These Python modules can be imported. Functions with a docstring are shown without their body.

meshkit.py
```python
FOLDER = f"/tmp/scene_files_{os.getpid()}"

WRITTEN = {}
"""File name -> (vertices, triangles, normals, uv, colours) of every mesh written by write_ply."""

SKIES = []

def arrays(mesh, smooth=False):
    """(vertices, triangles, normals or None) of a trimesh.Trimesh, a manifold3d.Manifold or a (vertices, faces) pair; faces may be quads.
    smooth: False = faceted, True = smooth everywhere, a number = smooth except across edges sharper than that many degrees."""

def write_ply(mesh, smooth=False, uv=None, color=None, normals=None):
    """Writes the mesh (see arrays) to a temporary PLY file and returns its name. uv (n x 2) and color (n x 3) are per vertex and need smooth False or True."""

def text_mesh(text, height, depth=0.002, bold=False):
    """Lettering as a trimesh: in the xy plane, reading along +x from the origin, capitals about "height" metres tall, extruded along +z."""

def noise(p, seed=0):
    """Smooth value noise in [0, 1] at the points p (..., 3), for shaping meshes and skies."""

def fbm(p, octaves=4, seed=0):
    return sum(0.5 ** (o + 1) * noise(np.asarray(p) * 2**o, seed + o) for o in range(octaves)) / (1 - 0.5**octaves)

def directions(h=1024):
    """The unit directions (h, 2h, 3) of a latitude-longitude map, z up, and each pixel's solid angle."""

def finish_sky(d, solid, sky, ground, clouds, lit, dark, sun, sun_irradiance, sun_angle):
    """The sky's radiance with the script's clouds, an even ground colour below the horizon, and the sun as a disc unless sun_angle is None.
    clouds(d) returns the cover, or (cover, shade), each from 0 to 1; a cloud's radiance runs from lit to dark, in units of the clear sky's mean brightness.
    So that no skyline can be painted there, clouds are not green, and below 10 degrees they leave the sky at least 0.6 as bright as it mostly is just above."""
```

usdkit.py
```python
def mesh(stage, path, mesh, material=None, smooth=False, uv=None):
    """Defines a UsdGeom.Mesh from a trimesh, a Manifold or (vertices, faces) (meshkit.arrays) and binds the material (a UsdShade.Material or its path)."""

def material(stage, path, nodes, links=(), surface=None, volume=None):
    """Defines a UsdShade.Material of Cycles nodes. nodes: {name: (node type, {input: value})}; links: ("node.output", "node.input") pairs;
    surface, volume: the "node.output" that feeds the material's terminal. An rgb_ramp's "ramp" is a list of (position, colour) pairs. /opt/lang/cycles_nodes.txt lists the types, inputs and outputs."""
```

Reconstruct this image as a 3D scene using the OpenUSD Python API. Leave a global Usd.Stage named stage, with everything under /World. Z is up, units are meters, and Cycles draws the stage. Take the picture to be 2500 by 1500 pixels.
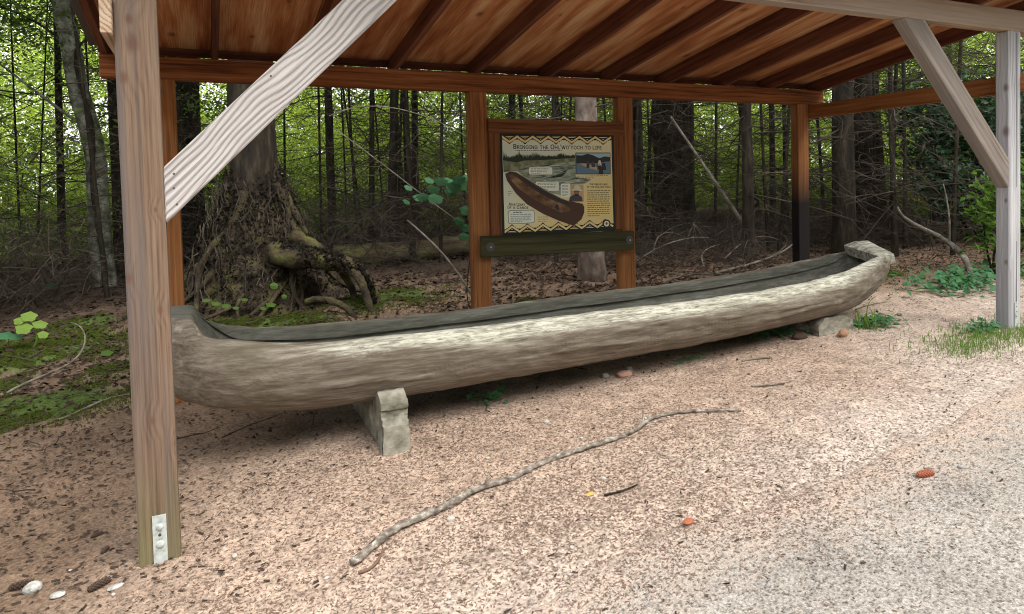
import math, random
import numpy as np, trimesh, usdkit, meshkit
from pxr import Usd, UsdGeom, UsdLux, UsdShade, Gf, Sdf, Vt

stage = Usd.Stage.CreateInMemory()
UsdGeom.SetStageUpAxis(stage, 'Z'); UsdGeom.SetStageMetersPerUnit(stage, 1.0)
W = UsdGeom.Xform.Define(stage, '/World'); stage.SetDefaultPrim(W.GetPrim())
UsdGeom.Scope.Define(stage, '/World/Looks')

# ------------------------------------------------------------------ camera
CAM = np.array([0.1298, -2.8206, 1.3639]); YAW, PITCH, ROLL, FPX, PPY = 24.6623, -2.0262, -1.5207, 1639.3, 519.7
_y, _p, _r = map(math.radians, (YAW, PITCH, ROLL))
FWD = np.array([math.sin(_y)*math.cos(_p), math.cos(_y)*math.cos(_p), math.sin(_p)])
_R0 = np.array([math.cos(_y), -math.sin(_y), 0]); _U0 = np.cross(_R0, FWD)
RIGHT = math.cos(_r)*_R0 + math.sin(_r)*_U0; UP = -math.sin(_r)*_R0 + math.cos(_r)*_U0
cam = UsdGeom.Camera.Define(stage, '/World/camera')
m = Gf.Matrix4d(*RIGHT, 0, *UP, 0, *(-FWD), 0, *CAM, 1)
UsdGeom.Xformable(cam).AddTransformOp().Set(m)
cam.CreateHorizontalApertureAttr(36.0); cam.CreateVerticalApertureAttr(36.0*614/1024)
cam.CreateFocalLengthAttr(36.0*FPX/2500)
cam.CreateVerticalApertureOffsetAttr(-(750-PPY)/2500*36.0)
cam.CreateClippingRangeAttr(Gf.Vec2f(0.05, 500))
cam.CreateExposureAttr(EXPOSURE := 1.42)

# ------------------------------------------------------------------ sky and sun (overcast, open to the front)
SUN_TO = np.array([0.34, -0.62, 1.0]); SUN_TO /= np.linalg.norm(SUN_TO)
ELEV, ROT = math.asin(SUN_TO[2]), math.atan2(SUN_TO[0], SUN_TO[1])
MAT = {}
def material(name, nodes, links, surface=None, volume=None):
    MAT[name] = usdkit.material(stage, '/World/Looks/' + name, nodes, links, surface=surface, volume=volume)
    return MAT[name]
material('overcast_sky', {
    'tc': ('texture_coordinate', {}),
    'mp': ('mapping', {'scale': (1.0, 1.0, 2.2)}),
    'n': ('noise_texture', {'scale': 2.1, 'detail': 5.0, 'roughness': 0.55}),
    'cl': ('rgb_ramp', {'ramp': [(0.25, (6.2, 6.6, 7.2)), (0.7, (9.6, 9.7, 9.9))]}),
    'cv': ('rgb_ramp', {'ramp': [(0.2, (0.78, 0.78, 0.78)), (0.6, (0.97, 0.97, 0.97))]}),
    'sky': ('sky_texture', {'sky_type': 'single_scattering', 'sun_disc': False, 'sun_elevation': ELEV, 'sun_rotation': ROT}),
    'mx': ('mix', {'mix_type': 'mix'}),
    'bg': ('background_shader', {'strength': 0.14})},
    [('tc.generated', 'mp.vector'), ('mp.vector', 'n.vector'), ('n.fac', 'cl.fac'), ('n.fac', 'cv.fac'), ('cv.color', 'mx.fac'), ('sky.color', 'mx.color1'), ('cl.color', 'mx.color2'), ('mx.color', 'bg.color')],
    surface='bg.background')
dome = UsdLux.DomeLight.Define(stage, '/World/sky')
UsdShade.MaterialBindingAPI.Apply(dome.GetPrim()).Bind(MAT['overcast_sky'])
dome.GetPrim().SetCustomDataByKey('kind', 'structure')
sun = UsdLux.DistantLight.Define(stage, '/World/sun')
sun.CreateNormalizeAttr(True); sun.CreateIntensityAttr(0.4); sun.CreateAngleAttr(40.0); sun.CreateColorAttr(Gf.Vec3f(1.0, 0.95, 0.88))
z = SUN_TO; x = np.cross([0, 0, 1], z); x /= np.linalg.norm(x); yv = np.cross(z, x)
UsdGeom.Xformable(sun).AddTransformOp().Set(Gf.Matrix4d(*x, 0, *yv, 0, *z, 0, 0, 0, 20, 1))
sun.GetPrim().SetCustomDataByKey('kind', 'structure')

# ------------------------------------------------------------------ helpers
rng = np.random.default_rng(7)
COUNT = {}
def numbered(path):
    k = COUNT.get(path, 0); COUNT[path] = k + 1
    return path if k == 0 else f'{path}_{k:03d}'
def tag(prim, label=None, cat=None, group=None, kind=None):
    p = prim.GetPrim() if hasattr(prim, 'GetPrim') else prim
    for k, v in (('label', label), ('category', cat), ('group', group), ('kind', kind)):
        if v: p.SetCustomDataByKey(k, v)
    return p
def thing(name, label, cat, loc=(0, 0, 0), rotz=0.0, group=None, scale=None):
    x = UsdGeom.Xform.Define(stage, numbered('/World/' + name))
    x.AddTranslateOp().Set(Gf.Vec3d(*map(float, loc)))
    if rotz: x.AddRotateZOp().Set(float(rotz))
    if scale is not None: x.AddScaleOp().Set(Gf.Vec3f(*([float(scale)]*3 if np.ndim(scale) == 0 else map(float, scale))))
    tag(x, label, cat, group)
    return x
def path_of(parent): return str(parent.GetPath()) if hasattr(parent, 'GetPath') else parent
def part(parent, name, mesh, mat, smooth=False, xf=None, label=None, kind=None, uvw=None):
    pth = numbered((path_of(parent) if parent is not None else '/World') + '/' + name)
    m = usdkit.mesh(stage, pth, mesh, MAT[mat], smooth=smooth)
    if xf is not None:
        M = np.asarray(xf, float).T
        UsdGeom.Xformable(m).AddTransformOp().Set(Gf.Matrix4d(*M.ravel()))
    if label: tag(m, label)
    if kind: tag(m, kind=kind)
    return m
def primvar(m, name, arr):
    UsdGeom.PrimvarsAPI(m).CreatePrimvar(name, Sdf.ValueTypeNames.Color3fArray, 'vertex').Set(Vt.Vec3fArray.FromNumpy(np.asarray(arr, np.float32)))
class MB:
    def __init__(s): s.v, s.f, s.n = [], [], 0
    def add(s, v, f):
        v = np.asarray(v, float); s.v.append(v); s.f.append(np.asarray(f, int) + s.n); s.n += len(v); return s
    def mesh(s): return np.vstack(s.v), np.vstack(s.f)
    def tube(s, pts, rad, n=6, cap=True, wob=0, rg=None):
        pts = np.asarray(pts, float); k = len(pts); rad = np.broadcast_to(np.asarray(rad, float), (k,))
        t = np.gradient(pts, axis=0); t /= np.linalg.norm(t, axis=1, keepdims=True) + 1e-12
        a = np.array([0, 0, 1.]) if abs(t[0][2]) < .9 else np.array([1., 0, 0])
        u = np.cross(t, a); u /= np.linalg.norm(u, axis=1, keepdims=True) + 1e-12; w = np.cross(t, u)
        th = np.arange(n)/n*2*np.pi
        rr = rad[:, None]*np.ones(n)
        if wob: rr = rr*(1 + wob*(rg or rng).standard_normal((k, n)))
        v = pts[:, None] + rr[..., None]*(np.cos(th)[None, :, None]*u[:, None] + np.sin(th)[None, :, None]*w[:, None])
        v = v.reshape(-1, 3); i = np.arange(k-1)[:, None]*n; j = np.arange(n)[None]; j2 = (j+1) % n
        q = np.stack([i+j, i+j2, i+n+j2, i+n+j], -1).reshape(-1, 4)
        f = np.vstack([q[:, [0, 2, 1]], q[:, [0, 3, 2]]])
        if cap:
            c0, c1 = len(v), len(v)+1; v = np.vstack([v, pts[0], pts[-1]]); jj = np.arange(n); b = (k-1)*n
            f = np.vstack([f, np.stack([np.full(n, c0), jj, (jj+1) % n], -1), np.stack([np.full(n, c1), b+(jj+1) % n, b+jj], -1)])
        return s.add(v, f)
    def box(s, lo, hi):
        b = trimesh.creation.box(bounds=[lo, hi]); return s.add(b.vertices, b.faces)
def spline(P, n):
    from scipy.interpolate import CubicSpline
    P = np.asarray(P, float); d = np.r_[0, np.cumsum(np.linalg.norm(np.diff(P, axis=0), axis=1))]
    return CubicSpline(d, P, axis=0)(np.linspace(0, d[-1], n))
def frame(p0, p1, up):
    """local x from p0 to p1, local z near up; origin at the middle"""
    p0, p1 = np.asarray(p0, float), np.asarray(p1, float); xx = p1-p0; L = np.linalg.norm(xx); xx /= L
    yy = np.cross(up, xx); yy /= np.linalg.norm(yy); zz = np.cross(xx, yy)
    M = np.eye(4); M[:3, 0], M[:3, 1], M[:3, 2], M[:3, 3] = xx, yy, zz, (p0+p1)/2
    return M, L
def board(parent, name, p0, p1, wy, wz, mat, up=(0, 0, 1), ch=.004, cut0=(0, 0), cut1=(0, 0), label=None, warp=.0015, n=None):
    """a sawn timber along local x, wy thick across, wz deep; ends may be cut aslant: x shifts by cut*(y, z)"""
    M, L = frame(p0, p1, up); n = n or max(4, int(L/.12))
    hy, hz = wy/2, wz/2
    cs = []
    for sy, sz in ((-1, -1), (1, -1), (1, 1), (-1, 1)):
        a, b = (sy*(hy-ch), sz*hz), (sy*hy, sz*(hz-ch))
        cs += [a, b] if sy*sz < 0 else [b, a]
    cs = np.array(cs); k = len(cs)
    xs = np.linspace(-L/2, L/2, n+1); xs = np.r_[xs[0], xs[0]+ch, xs[1:-1], xs[-1]-ch, xs[-1]]
    sd = M[:3, 3]
    V = []
    for i, xv in enumerate(xs):
        sc = np.ones(2)
        if i in (0, len(xs)-1): sc = np.array([(hy-ch*.7)/hy, (hz-ch*.7)/hz])
        t = (xv+L/2)/L
        w = warp*np.array([meshkit.noise(np.array([xv*2.3, 1.5, 0])+sd*3.1)-.5, meshkit.noise(np.array([xv*2.1, 7.5, 2])+sd*2.7)-.5])*2
        c = cs*sc + w
        sh = (1-t)*(c @ np.asarray(cut0, float)) + t*(c @ np.asarray(cut1, float))
        V.append(np.c_[xv+sh, c])
    V = np.vstack(V); K = len(xs); i = np.arange(K-1)[:, None]*k; j = np.arange(k)[None]; j2 = (j+1) % k
    q = np.stack([i+j, i+k+j, i+k+j2, i+j2], -1).reshape(-1, 4); f = np.vstack([q[:, [0, 2, 1]], q[:, [0, 3, 2]]])
    c0, c1 = len(V), len(V)+1; V = np.vstack([V, V[:k].mean(0), V[-k:].mean(0)]); jj = np.arange(k); b = (K-1)*k
    f = np.vstack([f, np.stack([np.full(k, c0), (jj+1) % k, jj], -1), np.stack([np.full(k, c1), b+jj, b+(jj+1) % k], -1)])
    tm = trimesh.Trimesh(V, f, process=False); tm.fix_normals()
    return part(parent, name, tm, mat, smooth=25, xf=M, label=label)
def cyl(p0, p1, r, n=14): return MB().tube([p0, p1], [r, r], n).mesh()

# ------------------------------------------------------------------ materials
def wood(name, dark, mid, light, ring=300., amp=2.2, rough=.85, bump=.5, grey=None, knots=(), tint2=None, ringw=.35, xs=.7, stain=None, spec=.25, stk=(2.4, -.55), wy=9.0):
    N = {'tc': ('texture_coordinate', {}), 'oi': ('object_info', {}),
         'lo': ('vector_math', {'math_type': 'scale', 'scale': 3.71}),
         'p': ('vector_math', {'math_type': 'add'}),
         'm1': ('mapping', {'scale': (xs, wy, wy)}), 'nl': ('noise_texture', {'scale': 1.0, 'detail': 2.0}),
         'm2': ('mapping', {'scale': (3.0, 170, 170)}), 'ns': ('noise_texture', {'scale': 1.0, 'detail': 3.0, 'roughness': .6}),
         'm3': ('mapping', {'scale': (.9, 9, 9)}), 'nb': ('noise_texture', {'scale': 1.0, 'detail': 4.0, 'roughness': .6}),
         'sp': ('separate_xyz', {}),
         'r1': ('math', {'math_type': 'multiply_add', 'value2': 1.0, 'value3': 0.0}),
         'r2': ('math', {'math_type': 'multiply', 'value2': ring}),
         'r3': ('math', {'math_type': 'multiply_add', 'value2': amp*2*math.pi}),
         'r4': ('math', {'math_type': 'sine'}),
         'r5': ('map_range', {'from_min': -1.0, 'from_max': 1.0, 'to_min': 0.0, 'to_max': 1.0}),
         'r6': ('math', {'math_type': 'power', 'value2': 0.55}),
         'f1': ('math', {'math_type': 'multiply', 'value2': ringw}),
         'f2': ('math', {'math_type': 'multiply_add', 'value2': .55}),
         'f3': ('math', {'math_type': 'multiply_add', 'value2': .75}),
         'f4': ('math', {'math_type': 'multiply_add', 'value2': 1.75, 'value3': 1.75*-(ringw*.72+.275+.375)+.5}),
         'rp': ('rgb_ramp', {'ramp': [(0.12, dark), (0.45, mid), (0.85, light)]}),
         'bs': ('principled_bsdf', {'roughness': rough, 'specular_ior_level': spec}),
         'bp': ('bump', {'strength': bump, 'distance': .004})}
    L = [('oi.location', 'lo.vector1'), ('tc.object', 'p.vector1'), ('lo.vector', 'p.vector2')]
    for k in ('m1', 'm2', 'm3'): L.append(('p.vector', k + '.vector'))
    L += [('m1.vector', 'nl.vector'), ('m2.vector', 'ns.vector'), ('m3.vector', 'nb.vector'), ('p.vector', 'sp.vector'),
          ('sp.y', 'r1.value1'), ('sp.z', 'r1.value3')]
    r1 = 'r1.value'
    if knots:  # the grain bends round each knot (positions in the timber's own space)
        prev = None
        for i, (kx, ky, kz, kr) in enumerate(knots):
            N[f'kd{i}'] = ('vector_math', {'math_type': 'distance', 'vector2': (kx*.62, ky, kz)})
            N[f'ks{i}'] = ('mapping', {'scale': (.62, 1, 1)})
            N[f'km{i}'] = ('map_range', {'from_min': kr*.15, 'from_max': kr*1.15, 'to_min': 1.0, 'to_max': 0.0, 'range_type': 'smoothstep'})
            N[f'kw{i}'] = ('map_range', {'from_min': kr*.6, 'from_max': kr*4.2, 'to_min': 1.0, 'to_max': 0.0, 'range_type': 'smoothstep'})
            L += [('tc.object', f'ks{i}.vector'), (f'ks{i}.vector', f'kd{i}.vector1'), (f'kd{i}.value', f'km{i}.value'), (f'kd{i}.value', f'kw{i}.value')]
            if prev is None: prev = (f'km{i}.result', f'kw{i}.result')
            else:
                N[f'ka{i}'] = ('math', {'math_type': 'maximum'}); N[f'kb{i}'] = ('math', {'math_type': 'add'})
                L += [(prev[0], f'ka{i}.value1'), (f'km{i}.result', f'ka{i}.value2'), (prev[1], f'kb{i}.value1'), (f'kw{i}.result', f'kb{i}.value2')]
                prev = (f'ka{i}.value', f'kb{i}.value')
        N['kk'] = ('math', {'math_type': 'multiply_add', 'value2': .02}); L += [(prev[1], 'kk.value1'), (r1, 'kk.value3')]; r1 = 'kk.value'
    L += [(r1, 'r2.value1'), ('nl.fac', 'r3.value1'), ('r2.value', 'r3.value3'), ('r3.value', 'r4.value1'), ('r4.value', 'r5.value'), ('r5.result', 'r6.value1'),
          ('r6.value', 'f1.value1'), ('ns.fac', 'f2.value1'), ('f1.value', 'f2.value3'), ('nb.fac', 'f3.value1'), ('f2.value', 'f3.value3'), ('f3.value', 'f4.value1'),
          ('f4.value', 'rp.fac')]
    col = 'rp.color'
    if grey:
        N['g1'] = ('mapping', {'scale': (.45, 11, 11)}); N['gn'] = ('noise_texture', {'scale': 1.0, 'detail': 3.0})
        N['gr'] = ('map_range', {'from_min': .42, 'from_max': .58, 'to_min': 0.0, 'to_max': .8, 'clamp': True})
        N['gm'] = ('mix', {'mix_type': 'mix', 'color2': grey}); N['gx'] = ('mix', {'mix_type': 'multiply', 'fac': .8, 'color1': grey})
        L += [('p.vector', 'g1.vector'), ('g1.vector', 'gn.vector'), ('gn.fac', 'gr.value'), ('gr.result', 'gm.fac'), (col, 'gm.color1')]; col = 'gm.color'
    if stain:  # a darker or mossy foot: (colour, local x from, to)
        N['sx'] = ('separate_xyz', {}); N['sm'] = ('map_range', {'from_min': stain[1], 'from_max': stain[2], 'to_min': 1.0, 'to_max': 0.0, 'clamp': True})
        N['sn'] = ('math', {'math_type': 'multiply'}); N['si'] = ('math', {'math_type': 'multiply_add', 'value2': stk[0], 'value3': stk[1], 'use_clamp': True}); N['sc'] = ('mix', {'mix_type': 'mix', 'color2': stain[0]})
        L += [('tc.object', 'sx.vector'), ('sx.x', 'sm.value'), ('nb.fac', 'si.value1'), ('si.value', 'sn.value2'), ('sm.result', 'sn.value1'), ('sn.value', 'sc.fac'), (col, 'sc.color1')]; col = 'sc.color'
    if knots:
        N['kc'] = ('mix', {'mix_type': 'mix', 'color2': tint2 or (.09, .045, .03)}); N['kf'] = ('math', {'math_type': 'multiply', 'value2': .85})
        L += [(prev[0], 'kf.value1'), ('kf.value', 'kc.fac'), (col, 'kc.color1')]; col = 'kc.color'
    L += [(col, 'bs.base_color'), ('f4.value', 'bp.height'), ('bp.normal', 'bs.normal')]
    material(name, N, L, surface='bs.BSDF')
def noisy(name, stops, scale=8., detail=5., rough=.9, bump=.3, dist=.01, space='object', stretch=(1, 1, 1), spec=.2, island=0., fine=None, rgh=.6):
    N = {'tc': ('texture_coordinate', {}), 'ge': ('geometry', {}), 'mp': ('mapping', {'scale': stretch}),
         'n': ('noise_texture', {'scale': scale, 'detail': detail, 'roughness': rgh}),
         'rp': ('rgb_ramp', {'ramp': stops}), 'bs': ('principled_bsdf', {'roughness': rough, 'specular_ior_level': spec}),
         'bp': ('bump', {'strength': bump, 'distance': dist})}
    L = [('tc.object' if space == 'object' else 'ge.position', 'mp.vector'), ('mp.vector', 'n.vector')]
    fac = 'n.fac'
    if island:
        N['ia'] = ('math', {'math_type': 'multiply_add', 'value2': island, 'value3': -island/2}); N['ib'] = ('math', {'math_type': 'add'})
        L += [('ge.random_per_island', 'ia.value1'), ('ia.value', 'ib.value1'), (fac, 'ib.value2')]; fac = 'ib.value'
    L += [(fac, 'rp.fac'), ('rp.color', 'bs.base_color'), ('n.fac', 'bp.height'), ('bp.normal', 'bs.normal')]
    material(name, N, L, surface='bs.BSDF')
def plain(name, c, rough=.7, spec=.3, metal=0.):
    material(name, {'bs': ('principled_bsdf', {'base_color': c, 'roughness': rough, 'specular_ior_level': spec, 'metallic': metal})}, [], surface='bs.BSDF')
def island(name, stops, rough=.85, spec=.2, trans=0., tcol=1.6, by='island'):
    """colour picked per loose piece, or per instance; trans = share of light let through (leaves)"""
    N = {'ge': ('geometry', {}), 'oi': ('object_info', {}), 'rp': ('rgb_ramp', {'ramp': stops}), 'bs': ('principled_bsdf', {'roughness': rough, 'specular_ior_level': spec})}
    if by == 'both':
        N['av'] = ('math', {'math_type': 'multiply_add', 'value2': .55}); N['aw'] = ('math', {'math_type': 'multiply', 'value2': .45})
        L = [('oi.random', 'av.value1'), ('ge.random_per_island', 'aw.value1'), ('aw.value', 'av.value3'), ('av.value', 'rp.fac')]
    else: L = [('ge.random_per_island' if by == 'island' else 'oi.random', 'rp.fac')]
    L.append(('rp.color', 'bs.base_color')); out = 'bs.BSDF'
    if trans:
        N['tr'] = ('translucent_bsdf', {}); N['tm'] = ('mix', {'mix_type': 'multiply', 'fac': 1.0, 'color2': (tcol, tcol*1.05, tcol*.6)}); N['mx'] = ('mix_closure', {'fac': trans})
        L += [('rp.color', 'tm.color1'), ('tm.color', 'tr.color'), ('bs.BSDF', 'mx.closure1'), ('tr.BSDF', 'mx.closure2')]; out = 'mx.closure'
    material(name, N, L, surface=out)

REDS = ((.10, .032, .014), (.22, .075, .03), (.36, .15, .065))
wood('stained_beam', (.065, .018, .006), (.20, .064, .019), (.33, .125, .042), ring=170, amp=3.4, ringw=.15)
wood('stained_post', (.12, .042, .013), (.275, .105, .034), (.40, .18, .068), ring=170, amp=2.6, ringw=.10)
wood('corner_post', (.11, .040, .013), (.255, .10, .034), (.37, .165, .066), ring=170, amp=2.6, ringw=.10, stain=((.009, .006, .006), -.02, .40), stk=(3., 1.8))
wood('stained_rafter', (.05, .016, .009), (.115, .038, .020), (.19, .072, .038), ring=120, amp=2, ringw=.10)
wood('frame_wood', (.055, .020, .008), (.15, .054, .020), (.24, .097, .038), ring=170, amp=2.6, ringw=.12)
wood('mossy_rail', (.022, .022, .008), (.055, .050, .02), (.095, .08, .035), ring=100, amp=1.2, bump=.3, ringw=.12)
wood('weathered_beam', (.16, .095, .055), (.32, .20, .125), (.47, .335, .23), ring=190, amp=2.5, grey=(.31, .255, .21), ringw=.12)
wood('weathered_brace', (.27, .245, .23), (.43, .395, .375), (.55, .515, .50), ring=270, amp=8.0, bump=1.0, ringw=.40, xs=1.4, wy=3.5)
wood('brace_right', (.12, .09, .07), (.25, .205, .17), (.36, .31, .27), ring=190, amp=2.6, bump=.6, grey=(.185, .16, .145), ringw=.13)
wood('end_grain', (.25, .16, .10), (.42, .29, .19), (.55, .42, .31), ring=260, amp=3, bump=.4)
noisy('galvanised', [(.3, (.20, .21, .19)), (.48, (.40, .43, .41)), (.7, (.50, .53, .51))], scale=38, detail=5, rough=.6, bump=.25, dist=.002, spec=.4)
plain('dark_steel', (.10, .09, .085), rough=.5, metal=.6)
plain('roof_sheet', (.10, .09, .085), rough=.8)

def Gs(x, y):
    """the smooth lie of the ground: rising to the right along the path and gently up into the trees"""
    x, y = np.asarray(x, float), np.asarray(y, float)
    xx = np.where(x > 9, 9 + 4*np.tanh((x-9)/4)*.6, np.where(x < -6, -6 + 3*np.tanh((x+6)/3), x))
    yy = np.where(y > 10, 10 + 6*np.tanh((y-10)/6), y)
    return .052*xx + np.where(yy > 0, .04*yy*np.clip(yy/1.2, 0, 1)**.3, .012*np.maximum(yy, -4))
def smooth(a, b, t): t = np.clip((np.asarray(t, float)-a)/(b-a), 0, 1); return t*t*(3-2*t)
EDGE = np.array([(-1.5, -2.2), (.3, -1.25), (.93, -.95), (1.26, -.88), (1.69, -.83), (2.05, -.87), (2.5, -.86), (3.0, -.8), (3.6, -.72), (4.4, -.62), (6, -.6), (30, -.6)])
def edge(x): return np.interp(x, EDGE[:, 0], EDGE[:, 1]) + .05*(meshkit.noise(np.stack([np.asarray(x, float)*3, 0*np.asarray(x, float), 0*np.asarray(x, float)], -1))-.5)
def G(x, y):
    x, y = np.asarray(x, float), np.asarray(y, float); z0 = Gs(x, y)
    P3 = np.stack([x, y, 0*x], -1)
    wild = smooth(1.2, 3.5, y - .25*np.maximum(x-3, 0)) * (1 - .0*x)
    wild = np.maximum(wild, smooth(-.3, -1.5, x)*smooth(.6, 1.8, y))
    b = (meshkit.fbm(P3*2.2, 4, 3)-.5)*(.022 + .16*wild) + (meshkit.fbm(P3*14, 3, 9)-.5)*(.012 + .03*wild)
    keep = smooth(-.06, .25, y - edge(x))
    b = b*keep
    d2 = ((x+.07)/.16)**2 + ((y+.02)/.14)**2
    return z0 + b*(1-.8*np.exp(-d2)) - .012*(1-keep)
# ------------------------------------------------------------------ ground
def axis(a, b, step, far0, far1, k):
    g = np.geomspace(step*1.5, 1, k)
    lo = a - (np.cumsum(g)/np.cumsum(g)[-1])*(a-far0); hi = b + (np.cumsum(g)/np.cumsum(g)[-1])*(far1-b)
    return np.r_[lo[::-1], np.arange(a, b, step), hi]
gx, gy = axis(-2.6, 8.2, .04, -70, 90, 34), axis(-2.4, 5.2, .04, -60, 110, 34)
GX, GY = np.meshgrid(gx, gy); GZ = G(GX, GY)
V = np.stack([GX, GY, GZ], -1).reshape(-1, 3); nx = len(gx)
i = np.arange(len(gy)-1)[:, None]*nx; j = np.arange(nx-1)[None]
Q = np.stack([i+j, i+j+1, i+nx+j+1, i+nx+j], -1).reshape(-1, 4)
P3 = np.c_[V[:, :2], 0*V[:, 0]]
n1, n2, n3 = meshkit.fbm(P3*1.1, 4, 21), meshkit.fbm(P3*3.3, 4, 33), meshkit.fbm(P3*.8, 3, 55)
X, Y = V[:, 0], V[:, 1]
tanw = smooth(1.25, .55, Y - .02*np.clip(X, 0, 9) - (n1-.5)*.9 + .1*smooth(.6, -.8, X) - .25*smooth(4.2, 5.4, X)*smooth(6.6, 5.6, X))
tan = np.array([.42, .31, .235])*(.86 + .3*n2[:, None]); tan2 = np.array([.44, .365, .305])*(.9+.2*n1[:, None])
pathw = smooth(-.1, 1.3, X*.30 - Y*.9 - .5 + (n1-.5)*.8)[:, None]
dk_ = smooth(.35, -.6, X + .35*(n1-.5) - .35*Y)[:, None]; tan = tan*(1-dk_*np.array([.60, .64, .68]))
front = tan*(1-pathw) + tan2*pathw
brown = np.array([.19, .125, .085])*(.7 + .7*n2[:, None]); humus_and_shade = np.array([.06, .042, .030])*(.6 + .9*n2[:, None])
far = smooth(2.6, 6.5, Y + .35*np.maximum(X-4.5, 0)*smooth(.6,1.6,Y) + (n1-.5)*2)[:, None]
far = np.maximum(far, (1.0*smooth(.66, .85, Y)*smooth(1.5, 1.15, Y)*smooth(.2, .8, X)*smooth(4.9, 4.3, X))[:, None])  # the shade under the canoe is painted into the soil colour here
back = brown*(1-far) + humus_and_shade*far
moss = np.array([.06, .085, .02])*(.7 + .7*n1[:, None])
MOSSP = [(-.92, 2.35, .55, .36), (-.5, 3.02, .22, .16), (-.85, 4.8, .55, .25), (-1.7, 3.1, .6, .5), (1.8, 4.0, .55, .4), (.5, 3.65, .9, .4), (3.0, 3.1, .18, .14), (6.0, 1.8, .45, .3), (-1.2, 4.0, .8, .5), (-1.9, 2.1, .5, .25)]
mw = np.zeros(len(V))
for a, b, ra, rb in MOSSP: mw = np.maximum(mw, np.exp(-(((X-a)/ra)**2+((Y-b)/rb)**2)))
mw = smooth(.30, .62, mw*1.1 + (n2-.5)*.55)[:, None]
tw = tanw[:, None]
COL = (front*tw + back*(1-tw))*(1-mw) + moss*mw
material('ground_litter', {
    'at': ('attribute', {'attribute': 'tint'}), 'ge': ('geometry', {}),
    'n1': ('noise_texture', {'scale': 55.0, 'detail': 4.0, 'roughness': .7}), 'n2': ('noise_texture', {'scale': 9.0, 'detail': 3.0}), 'vo': ('voronoi_texture', {'scale': 90.0}),
    'r1': ('map_range', {'from_min': .3, 'from_max': .72, 'to_min': .5, 'to_max': 1.45}), 'r2': ('map_range', {'from_min': .3, 'from_max': .7, 'to_min': .8, 'to_max': 1.18}), 'r3': ('map_range', {'from_min': 0.0, 'from_max': .8, 'to_min': 1.15, 'to_max': .8}),
    'm1': ('math', {'math_type': 'multiply'}), 'm2': ('math', {'math_type': 'multiply'}), 'sc': ('vector_math', {'math_type': 'scale'}),
    'bs': ('principled_bsdf', {'roughness': .95, 'specular_ior_level': .12}), 'bp': ('bump', {'strength': .8, 'distance': .008})},
    [('ge.position', 'n1.vector'), ('ge.position', 'n2.vector'), ('ge.position', 'vo.vector'), ('n1.fac', 'r1.value'), ('n2.fac', 'r2.value'), ('vo.distance', 'r3.value'), ('r1.result', 'm1.value1'), ('r2.result', 'm1.value2'),
     ('m1.value', 'm2.value1'), ('r3.result', 'm2.value2'), ('at.color', 'sc.vector1'), ('m2.value', 'sc.scale'), ('sc.vector', 'bs.base_color'), ('n1.fac', 'bp.height'), ('bp.normal', 'bs.normal')], surface='bs.BSDF')
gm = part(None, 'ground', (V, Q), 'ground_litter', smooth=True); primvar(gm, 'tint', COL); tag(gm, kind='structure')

def T(x, y):
    """the top of whatever lies underfoot: soil or asphalt"""
    x, y = np.asarray(x, float), np.asarray(y, float)
    return np.where(y < edge(x)+.02, np.maximum(G(x, y), Gs(x, y)+.004), G(x, y))
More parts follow.
